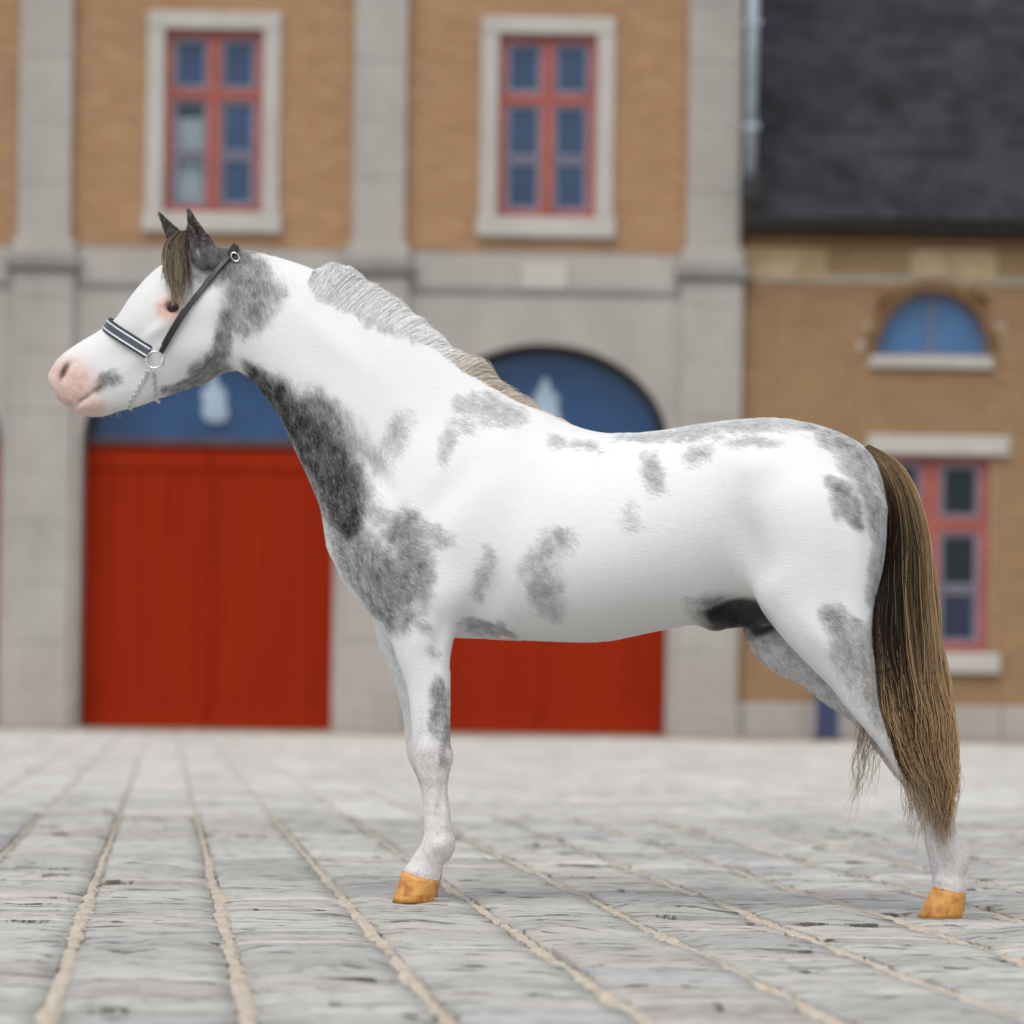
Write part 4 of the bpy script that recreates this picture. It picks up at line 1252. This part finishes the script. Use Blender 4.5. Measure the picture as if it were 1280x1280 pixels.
# The tops, pitch and widths below come from the facade: bays of 3.595 m, gates 2.73 m wide and 3.08 m high.
BAY = 3.595
coach = empty('coach_house', (-3.305, YB, 0))
tag(coach, 'two storey brick and sandstone coach house with red gates under arches', 'building')
OX = -3.305
def P_(mb, name, mat, parent=coach, smooth=False):
    return mb.build(name, mat, parent, smooth)
BR_COLS = [(0.316, 0.171, 0.081), (0.327, 0.176, 0.084), (0.311, 0.166, 0.079), (0.338, 0.186, 0.092), (0.322, 0.168, 0.082), (0.306, 0.163, 0.080), (0.338, 0.191, 0.097), (0.330, 0.173, 0.087)]
def bricks(mb, x0, x1, z0, z1, y, holes=(), cols=BR_COLS, seed=1, proud=.006, hole_fn=None):
    rr = random.Random(seed)
    L, H, J = .20, .058, .013
    r = 0; z = z0
    while z + H <= z1 + 1e-6:
        x = x0 - (L + J) * (.5 if r % 2 else 0)
        while x < x1:
            a, b = max(x, x0), min(x + L, x1)
            x += L + J
            if b - a < .03: continue
            cx, cz = (a + b) / 2, z + H / 2
            skip = False
            for hx0, hx1, hz0, hz1 in holes:
                if cz > hz0 and cz < hz1 and b > hx0 and a < hx1:
                    if a < hx0 - .03 and cx < hx0: b = hx0
                    elif b > hx1 + .03 and cx > hx1: a = hx1
                    else: skip = True
            if skip or b - a < .02 or (hole_fn and hole_fn(cx, cz)): continue
            c = rr.choice(cols); g = rr.uniform(.99, 1.12)
            p = y - proud - rr.uniform(0, .005)
            mb.box(a, b, p, y + .04, z, z + H, tuple(v * g for v in c), .004)
        z += H + J; r += 1
    return mb
bay_x = [-BAY, 0.0, BAY]                              # bay centres from the building's own origin
pil_x = [-1.5 * BAY, -.5 * BAY, .5 * BAY, 1.5 * BAY - .0]
XL, XR = -1.5 * BAY - .45, 5.68                       # ends of the facade
Z_BAND0, Z_BAND1, Z_TOP = 4.76, 5.20, 9.6
WIN = (-.53, .53, 5.58, 7.55)
# upper wall
bm_ = MB()
for i, c in enumerate(bay_x):
    x0, x1 = c - BAY / 2, c + BAY / 2
    a0, a1, zz0, zz1 = c + WIN[0] - .06, c + WIN[1] + .06, WIN[2] - .06, WIN[3] + .06
    bm_.box(x0, a0, .05, .45, Z_BAND1, Z_TOP).box(a1, x1, .05, .45, Z_BAND1, Z_TOP).box(a0, a1, .05, .45, Z_BAND1, zz0).box(a0, a1, .05, .45, zz1, Z_TOP)
P_(bm_, 'wall', M_MORTAR)
bm_ = MB()
for i, c in enumerate(bay_x):
    bricks(bm_, c - BAY / 2 + .27, c + BAY / 2 - .27, Z_BAND1 + .01, 8.6, .05, [(c - .66, c + .66, 5.40, 7.72)], seed=10 + i)
tag(P_(bm_, 'brickwork', M_BRICK), kind='stuff')
# ground storey wall with arches
Z_SP, RISE, HW = 3.10, 1.12, 1.365
def arch(c, hw, z0, rise, n=28):
    return [(c + hw * math.cos(math.pi * i / n), z0 + rise * math.sin(math.pi * i / n)) for i in range(n + 1)]
bm_ = MB()
for c in bay_x:
    inn = arch(c, HW, Z_SP, RISE)
    out = []
    for i, (x, z) in enumerate(inn):
        th = math.pi * i / (len(inn) - 1)
        s = min((BAY / 2) / max(abs(math.cos(th)), 1e-6), (Z_BAND0 - Z_SP) / max(math.sin(th), 1e-6))
        out.append((c + s * math.cos(th), Z_SP + s * math.sin(th)))
    bm_.strip(out, inn, .0, .45)
    bm_.box(c - BAY / 2, c - HW, .0, .45, 0, Z_SP).box(c + HW, c + BAY / 2, .0, .45, 0, Z_SP)
    # corners of the rectangle the fan of the strip leaves open
    for sx in (-1, 1):
        k = [p for p in out if (p[0] - c) * sx > 0 and abs(abs(p[0] - c) - BAY / 2) < 1e-6][-1 if sx > 0 else 0]
        m = [p for p in out if (p[0] - c) * sx > 0 and abs(p[1] - Z_BAND0) < 1e-6][0 if sx > 0 else -1]
        tri = [k, (c + sx * BAY / 2, Z_BAND0), m]
        if sx < 0: tri.reverse()
        bm_.prism(tri, .0, .45)
P_(bm_, 'ground_storey_wall', M_SANDST)
for c in bay_x:
    # a shallow moulded rim round each arch
    P_(MB().strip(arch(c, HW + .10, Z_SP, RISE + .10), arch(c, HW - .0, Z_SP, RISE - .0), -.03, .02), 'arch_rim', M_SANDST)
    P_(MB().box(c - .25, c + .25, -.05, .02, 4.80, 5.06, None, .015), 'keystone', M_SURR)
    for sx in (-1, 1):
        for k in range(5):                                # blocks of the gate jambs
            z0 = .0 + k * .62
            x0 = c + sx * (HW + .005); x1 = c + sx * (HW + .11)
            P_(MB().box(min(x0, x1), max(x0, x1), -.025, .02, z0 + .0015, z0 + .6185, None, .004), 'jamb_stone', M_SANDST)
# string course between the storeys, and its dark mouldings over the piers
P_(MB().box(XL, XR, -.03, .45, Z_BAND0, 4.82), 'string_course', M_DARKST)
P_(MB().box(XL, XR, .0, .45, 4.82, Z_BAND1), 'frieze', M_SANDST)
P_(MB().box(XL, XR, -.01, .45, Z_BAND1, Z_BAND1 + .004), 'frieze_edge', M_SANDST)
for px_ in pil_x:
    lo = P_(MB().box(px_ - .36, px_ + .36, -.10, -.001, .0, .34, None, .02), 'pier_base', M_SANDST)
    z = .34
    k = 0
    while z < 4.9:
        h = min(.62 + .04 * math.sin(k * 2.1 + px_), 4.92 - z)
        P_(MB().box(px_ - .33, px_ + .33, -.085 - .004 * (k % 2), -.001, z + .0015, z + h - .0015, None, .005), 'pier_stone', M_SANDST); z += h; k += 1
    P_(MB().box(px_ - .40, px_ + .40, -.17, -.001, 4.93, 5.06, None, .03), 'capital', M_DARKST)
    P_(MB().box(px_ - .34, px_ + .34, -.12, -.001, 5.06, 5.26, None, .02), 'pilaster_base', M_SANDST)
    z = 5.26; k = 0
    while z < 8.6:
        h = .66 + .05 * math.sin(k * 1.7 + px_)
        P_(MB().box(px_ - .283, px_ + .283, -.075 - .004 * (k % 2), .05, z + .0015, z + h - .0015, None, .004), 'pilaster_stone', M_SANDST); z += h; k += 1
# roof line above the picture
P_(MB().box(XL, XR, -.3, .5, Z_TOP, Z_TOP + .25), 'cornice', M_SANDST)
P_(MB().prism([(XL - .2, Z_TOP + .25), (XR + .2, Z_TOP + .25), (XR - .6, 13), (XL + .6, 13)], 1.2, 1.5), 'roof', M_DARKST)
# red gates
def gate(c):
    g = P_(MB().box(c - HW, c + HW, .33, .37, 0.02, Z_SP - .02), 'gate', M_RED)
    for lf in (-1, 1):
        x0 = c + (lf - 1) / 2 * HW + .008
        w = (HW - .016) / 9
        for k in range(9):
            P_(MB().box(x0 + k * w + .002, x0 + (k + 1) * w - .002, .305 - .003 * (k % 2), .335, .06, 2.82, None, .005), 'plank', M_RED, g)
        P_(MB().box(x0, x0 + HW - .016, .285, .334, 2.825, 3.04, None, .008), 'rail', M_RED, g)
        P_(MB().box(x0, x0 + HW - .016, .285, .3015, .03, .22, None, .006), 'rail', M_RED, g)
    P_(MB().box(c - .035, c + .035, .272, .304, .23, 2.82, None, .008), 'meeting_stile', M_RED, g)
    return g
for c in bay_x:
    gate(c)
    tb = P_(MB().box(c - HW, c + HW, .25, .40, Z_SP - .015, Z_SP + .06), 'transom_beam', M_TRANSOM)
    a = arch(c, HW, Z_SP + .062, RISE - .062)
    P_(MB().prism(a, .36, .37), 'fanlight', M_FAN)
    P_(MB().strip(a, arch(c, HW - .09, Z_SP + .062, RISE - .15), .28, .355), 'fanlight_frame', M_IRON)
    # added stand-in before the glass for a pale reflection-like blob, not identified
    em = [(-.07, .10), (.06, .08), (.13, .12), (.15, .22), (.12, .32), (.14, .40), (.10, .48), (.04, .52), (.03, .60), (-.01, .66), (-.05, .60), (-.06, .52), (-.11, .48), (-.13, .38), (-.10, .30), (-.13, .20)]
    P_(MB().prism([(c + .03 + x * 1.05, Z_SP + .16 + z * .95) for x, z in em], .29, .31), 'pale_blob', M_BLOB)
    P_(MB().box(c - HW, c + HW, 1.2, 1.25, 0, 4.6), 'dark_interior', M_ROOM)
    P_(MB().box(c - HW - .05, c + HW + .05, -.25, .3, -.03, .018), 'threshold', M_SURR)
# upper windows
def upper_window(c, curtain):
    x0, x1, z0, z1 = c + WIN[0], c + WIN[1], WIN[2], WIN[3]
    for q0, q1 in ((x0 - .19, x0 + .002), (x1 - .002, x1 + .19)):
        P_(MB().box(q0, q1, -.01, .2, z0, z1, None, .012), 'window_jamb', M_SURR)
    P_(MB().box(x0 - .22, x1 + .22, -.05, .2, z0 - .22, z0 - .002, None, .015), 'window_sill', M_SURR)
    P_(MB().box(x0 - .19, x1 + .19, -.014, .2, z1 + .002, z1 + .19, None, .012), 'window_lintel', M_SURR)
    w = P_(MB().box(x0, x0 + .085, .08, .16, z0, z1).box(x1 - .085, x1, .08, .16, z0, z1).box(x0 + .085, x1 - .085, .08, .16, z0, z0 + .085)
           .box(x0 + .085, x1 - .085, .08, .16, z1 - .085, z1).box(c - .07, c + .07, .07, .158, z0 + .085, z1 - .085).box(x0 + .085, c - .07, .078, .158, 6.80, 6.92).box(c + .07, x1 - .085, .078, .158, 6.80, 6.92), 'window', M_FRAME)
    for sx in (-1, 1):
        a, b = (x0 + .085, c - .07) if sx < 0 else (c + .07, x1 - .085)
        for q0, q1 in ((z0 + .085, 6.20), (6.22, 6.80), (6.92, 7.465)):
            P_(MB().box(a, a + .045, .10, .15, q0, q1).box(b - .045, b, .10, .15, q0, q1).box(a + .045, b - .045, .10, .15, q0, q0 + .045).box(a + .045, b - .045, .10, .15, q1 - .045, q1), 'sash', M_SASH, w)
            P_(MB().box(a + .045, b - .045, .125, .13, q0 + .045, q1 - .045), 'pane', M_CLEAR if curtain and sx < 0 and q0 < 6.8 else M_GLASS, w)
    if curtain:
        cu = MB(); n = len(cu.v)
        k = 24
        for i in range(k + 1):
            x = x0 + .09 + (c - .08 - x0 - .09) * i / k
            y = .20 + .012 * math.sin(i * 1.9)
            for z in (z0 + .05, 6.20, 6.26, 6.62): cu.v.append((x, y, z))
        for i in range(k):
            for j in (0, 2):
                q = i * 4 + j
                cu.f.append((q, q + 4, q + 5, q + 1))
        P_(cu, 'curtain', M_CURTAIN, w)
    P_(MB().box(x0 - .3, x1 + .3, 1.0, 1.05, z0 - .3, z1 + .3), 'dark_interior', M_ROOM)
for i, c in enumerate(bay_x):
    upper_window(c, i == 1)

# ------------------------------------------------------------------ lower wing with a slate roof on the right
WX0, WX1 = 2.385, 9.2
wing = empty('brick_wing', (4.48, YB, 0))
tag(wing, 'lower brick wing with slate roof, lunette and red casement behind the tail', 'building')
def Q_(mb, name, mat, parent=wing, smooth=False):
    mb.v = [(x - 4.48, y, z) for x, y, z in mb.v]
    return mb.build(name, mat, parent, smooth)
LC = 4.48
WW = (LC - .645, LC + .645, .965, 3.07)
Q_(MB().box(WX0, WW[0], .06, .46, 0, 5.46).box(WW[1], WX1, .06, .46, 0, 5.46).box(WW[0], WW[1], .06, .46, 0, WW[2]).box(WW[0], WW[1], .06, .46, WW[3], 4.14)
   .box(WW[0], LC - .61, .06, .46, 4.14, 5.46).box(LC + .61, WW[1], .06, .46, 4.14, 5.46).box(LC - .61, LC + .61, .06, .46, 4.86, 5.46), 'wall', M_MORTAR)
WCOL = [(0.245, 0.138, 0.061), (0.252, 0.140, 0.062), (0.240, 0.133, 0.060), (0.259, 0.146, 0.066), (0.245, 0.135, 0.059), (0.235, 0.130, 0.059), (0.252, 0.138, 0.062)]
lun_r, lun_z = .61, 4.147
hole = lambda x, z: z > lun_z - .02 and ((x - LC) / (lun_r + .13)) ** 2 + ((z - lun_z) / (.70 + .13)) ** 2 < 1
mb = MB(); bricks(mb, WX0 + .0, WX1, .40, 4.98, .06, [(WW[0] - .0, WW[1] + .0, WW[2] - .02, WW[3] + .02), (3.78, 5.32, 3.08, 3.30), (3.82, 5.14, 4.0, 4.15)], WCOL, 31, hole_fn=hole)
tag(Q_(mb, 'brickwork', M_BRICK), kind='stuff')
# frieze of worn pale plaster with gaps under the eaves
rr = random.Random(4)
mb = MB(); bricks(mb, WX0, WX1, 5.305, 5.46, .06, (), WCOL, 33)
tag(Q_(mb, 'brickwork', M_BRICK), kind='stuff')
M_PLAST = mottled('worn_yellow_plaster', [(.3, (.26, .17, .085)), (.48, (.50, .37, .21)), (.75, (.66, .55, .39))], 2.2)
M_PLAST2 = mottled('worn_brown_plaster', [(.3, (.22, .14, .07)), (.5, (.32, .21, .11)), (.75, (.40, .30, .18))], 1.6)
x = WX0
k = 0
while x < WX1:
    w = rr.uniform(.35, .95)
    Q_(MB().box(x + .004, min(x + w, WX1) - .004, .045 - .004 * (k % 3), .10, 4.985 + rr.uniform(0, .05), 5.30, None, .008), 'plaster_panel', M_PLAST if rr.random() < .55 else M_PLAST2)
    x += w; k += 1
# voussoirs round the lunette
nv = 19
for i in range(nv):
    a0, a1 = math.pi * i / nv + .012, math.pi * (i + 1) / nv - .012
    ri, ro, e = lun_r + .003, lun_r + .128, .70 / .61
    pts = [(LC + ri * math.cos(a0), lun_z + ri * e * math.sin(a0)), (LC + ro * math.cos(a0), lun_z + (ro - lun_r + .70) * math.sin(a0)),
           (LC + ro * math.cos(a1), lun_z + (ro - lun_r + .70) * math.sin(a1)), (LC + ri * math.cos(a1), lun_z + ri * e * math.sin(a1))]
    g = rr.uniform(.5, .75)
    m2 = MB().prism(pts, .035, .12); m2.c = [(.30 * g, .17 * g, .085 * g)] * 8
    Q_(m2, 'voussoir', M_BRICK)
lf = [(LC + x * lun_r, lun_z + z * .70) for x, z in [(math.cos(math.pi * i / 24), math.sin(math.pi * i / 24)) for i in range(25)]]
lun = Q_(MB().prism(lf, .24, .25), 'lunette_window', M_LUN)
li_ = [(LC + (x - LC) * .93, lun_z + (z - lun_z) * .93) for x, z in lf]
Q_(MB().strip(lf, li_, .19, .235), 'frame', M_SASH, lun)
Q_(MB().box(LC - .022, LC + .022, .195, .238, lun_z + .01, lun_z + .66), 'glazing_bar', M_SASH, lun)
Q_(MB().box(LC - .60, LC + .60, .193, .236, lun_z, lun_z + .05), 'frame', M_SASH, lun)
Q_(MB().box(LC - .68, LC + .64, -.03, .25, 4.02, 4.145, None, .012), 'lunette_sill', M_SURR)
Q_(MB().box(LC - .7, LC + .7, .9, .95, 3.9, 5.2), 'dark_interior', M_ROOM)
# casement window
x0, x1, z0, z1 = WW
Q_(MB().box(3.79, 5.31, -.02, .2, 3.085, 3.29, None, .012), 'window_lintel', M_SURR)
Q_(MB().box(x0 - .12, x1 + .12, -.05, .2, .74, .955, None, .012), 'window_sill', M_SURR)
cw = Q_(MB().box(x0, x0 + .11, .12, .2, z0, z1).box(x1 - .11, x1, .12, .2, z0, z1).box(x0 + .11, x1 - .11, .12, .2, z0, z0 + .11).box(x0 + .11, x1 - .11, .12, .2, z1 - .07, z1)
        .box(LC - .10, LC + .10, .11, .198, z0 + .11, z1 - .07).box(x0 + .11, LC - .10, .118, .198, 2.26, 2.42).box(LC + .10, x1 - .11, .118, .198, 2.26, 2.42), 'window', M_FRAME)
for sx in (-1, 1):
    a, b = (x0 + .11, LC - .10) if sx < 0 else (LC + .10, x1 - .11)
    for q0, q1, mt in ((2.42, 3.0, M_DARKP), (1.66, 2.26, M_DARKP), (1.075, 1.64, M_DUSK)):
        Q_(MB().box(a, a + .05, .14, .19, q0, q1).box(b - .05, b, .14, .19, q0, q1).box(a + .05, b - .05, .14, .19, q0, q0 + .045).box(a + .05, b - .05, .14, .19, q1 - .045, q1), 'sash', M_SASH, cw)
        Q_(MB().box(a + .05, b - .05, .165, .17, q0 + .045, q1 - .045), 'pane', mt, cw)
Q_(MB().box(x0 - .3, x1 + .3, 1.0, 1.05, .5, 3.4), 'dark_interior', M_ROOM)
# plinth of squared stones
x = WX0
while x < WX1:
    w = rr.uniform(.55, .95)
    Q_(MB().box(x + .004, min(x + w, WX1) - .004, .02 - rr.uniform(0, .01), .10, 0, .395, None, .012), 'plinth_stone', M_SANDST)
    x += w
# eaves, gutter, roof of slates
Q_(MB().box(WX0, WX1, -.30, .44, 5.43, 5.53), 'eaves_board', M_IRON)  # board deepened in black so it carries the eaves shadow too
g = MB()
for i in range(9):
    a0 = math.pi + math.pi * i / 8
    g.v += [(WX0 + .02, -.33 + .085 * math.cos(a0), 5.53 + .10 * math.sin(a0)), (WX1, -.33 + .085 * math.cos(a0), 5.53 + .10 * math.sin(a0))]
for i in range(8): g.f.append((2 * i, 2 * i + 1, 2 * i + 3, 2 * i + 2))
Q_(g, 'gutter', M_IRON, smooth=True)
M_SLATE = NT('slate')
t = M_SLATE
f = t.noise(t.coords((1.2, .8, .8), (R(40), 0, R(24))), 1.2, 5, .65)
t.base(t.mix(1.0, t.attr('tint', 'Color'), t.ramp(f, [(.3, (.60, .58, .58)), (.5, (1, 1, 1)), (.7, (1.45, 1.4, 1.5))]), 'MULTIPLY'), .7, .12)
M_SLATE = t.m
SL = R(47)
Q_(MB().prism([(WX0 + .14, 5.54), (WX1, 5.54), (WX1, 5.55), (WX0 + .14, 5.55)], -.26, .45), 'roof_deck', M_IRON)
mb = MB()
row = 0
s = 0.0
while s < 6.4:
    xs_ = WX0 + .16 - (.125 if row % 2 else 0)
    while xs_ < WX1:
        a, b = max(xs_, WX0 + .16), min(xs_ + .243, WX1)
        if b - a > .03:
            gcol = rr.uniform(.75, 1.25); n = len(mb.v)
            lift = rr.uniform(0, .006)
            y0_, zz0 = -.31 + s * math.cos(SL), 5.57 + s * math.sin(SL)
            y1_, zz1 = y0_ + .42 * math.cos(SL), zz0 + .42 * math.sin(SL)
            oy, oz = -math.sin(SL), math.cos(SL)
            for (xx, yy_, z_, up) in ((a, y0_, zz0, .022 + lift), (b, y0_, zz0, .022 + lift), (b, y1_, zz1, .004), (a, y1_, zz1, .004), (a, y0_, zz0, .012 + lift), (b, y0_, zz0, .012 + lift), (b, y1_, zz1, -.004), (a, y1_, zz1, -.004)):
                mb.v.append((xx, yy_ + oy * up, z_ + oz * up))
            mb.f += [tuple(n + i for i in q) for q in ((0, 1, 2, 3), (7, 6, 5, 4), (0, 4, 5, 1), (1, 5, 6, 2), (3, 7, 4, 0))]
            c0 = (.030, .0285, .033)
            mb.c += [tuple(v * gcol for v in c0)] * 8
        xs_ += .25
    s += .20; row += 1
tag(Q_(mb, 'slates', M_SLATE), kind='stuff')
Q_(MB().prism([(WX0 + .14, 5.66), (WX1, 5.66), (WX1, 10.4), (WX0 + .14, 10.4)], 4.2, 4.3), 'ridge_wall', M_DARKST)
# rainwater pipe in the corner, with its hopper
dp = empty('rainwater_pipe', (2.46, YB - .14, 0))
tag(dp, 'pale zinc rainwater pipe with dark hopper beside the slate roof', 'pipe')
MB().cyl((0, -.25, 5.95), (0, -.25, 9.4), .062, None, 16).build('pipe', M_ZINC, dp, True)
MB().box(-.11, .11, -.36, -.15, 5.72, 5.98, None, .02).build('hopper', M_IRON, dp)
for zz in (6.5, 7.6, 8.7):
    MB().box(-.08, .08, -.33, -.05, zz, zz + .05).build('bracket', M_ZINC, dp)
# bollard by the wing
M_BLUE = simple('dark_blue_paint', (.018, .028, .085), .4, .5, 0, .25, 6)
bo = empty('bollard', (3.33, YB - .75, 0))
tag(bo, 'dark blue square bollard standing in front of the brick wing', 'bollard')
MB().box(-.115, .115, -.115, .115, .0, .86, None, .01).build('post', M_BLUE, bo)
mb = MB(); mb.box(-.135, .135, -.135, .135, .86, .90)
mb.v += [(-.12, -.12, .90), (.12, -.12, .90), (.12, .12, .90), (-.12, .12, .90), (0, 0, .98)]
mb.f += [(8, 9, 12), (9, 10, 12), (10, 11, 12), (11, 8, 12)]
mb.build('cap', M_BLUE, bo)
MB().box(-.15, .15, -.15, .15, -.02, .05, None, .01).build('foot', M_IRON, bo)
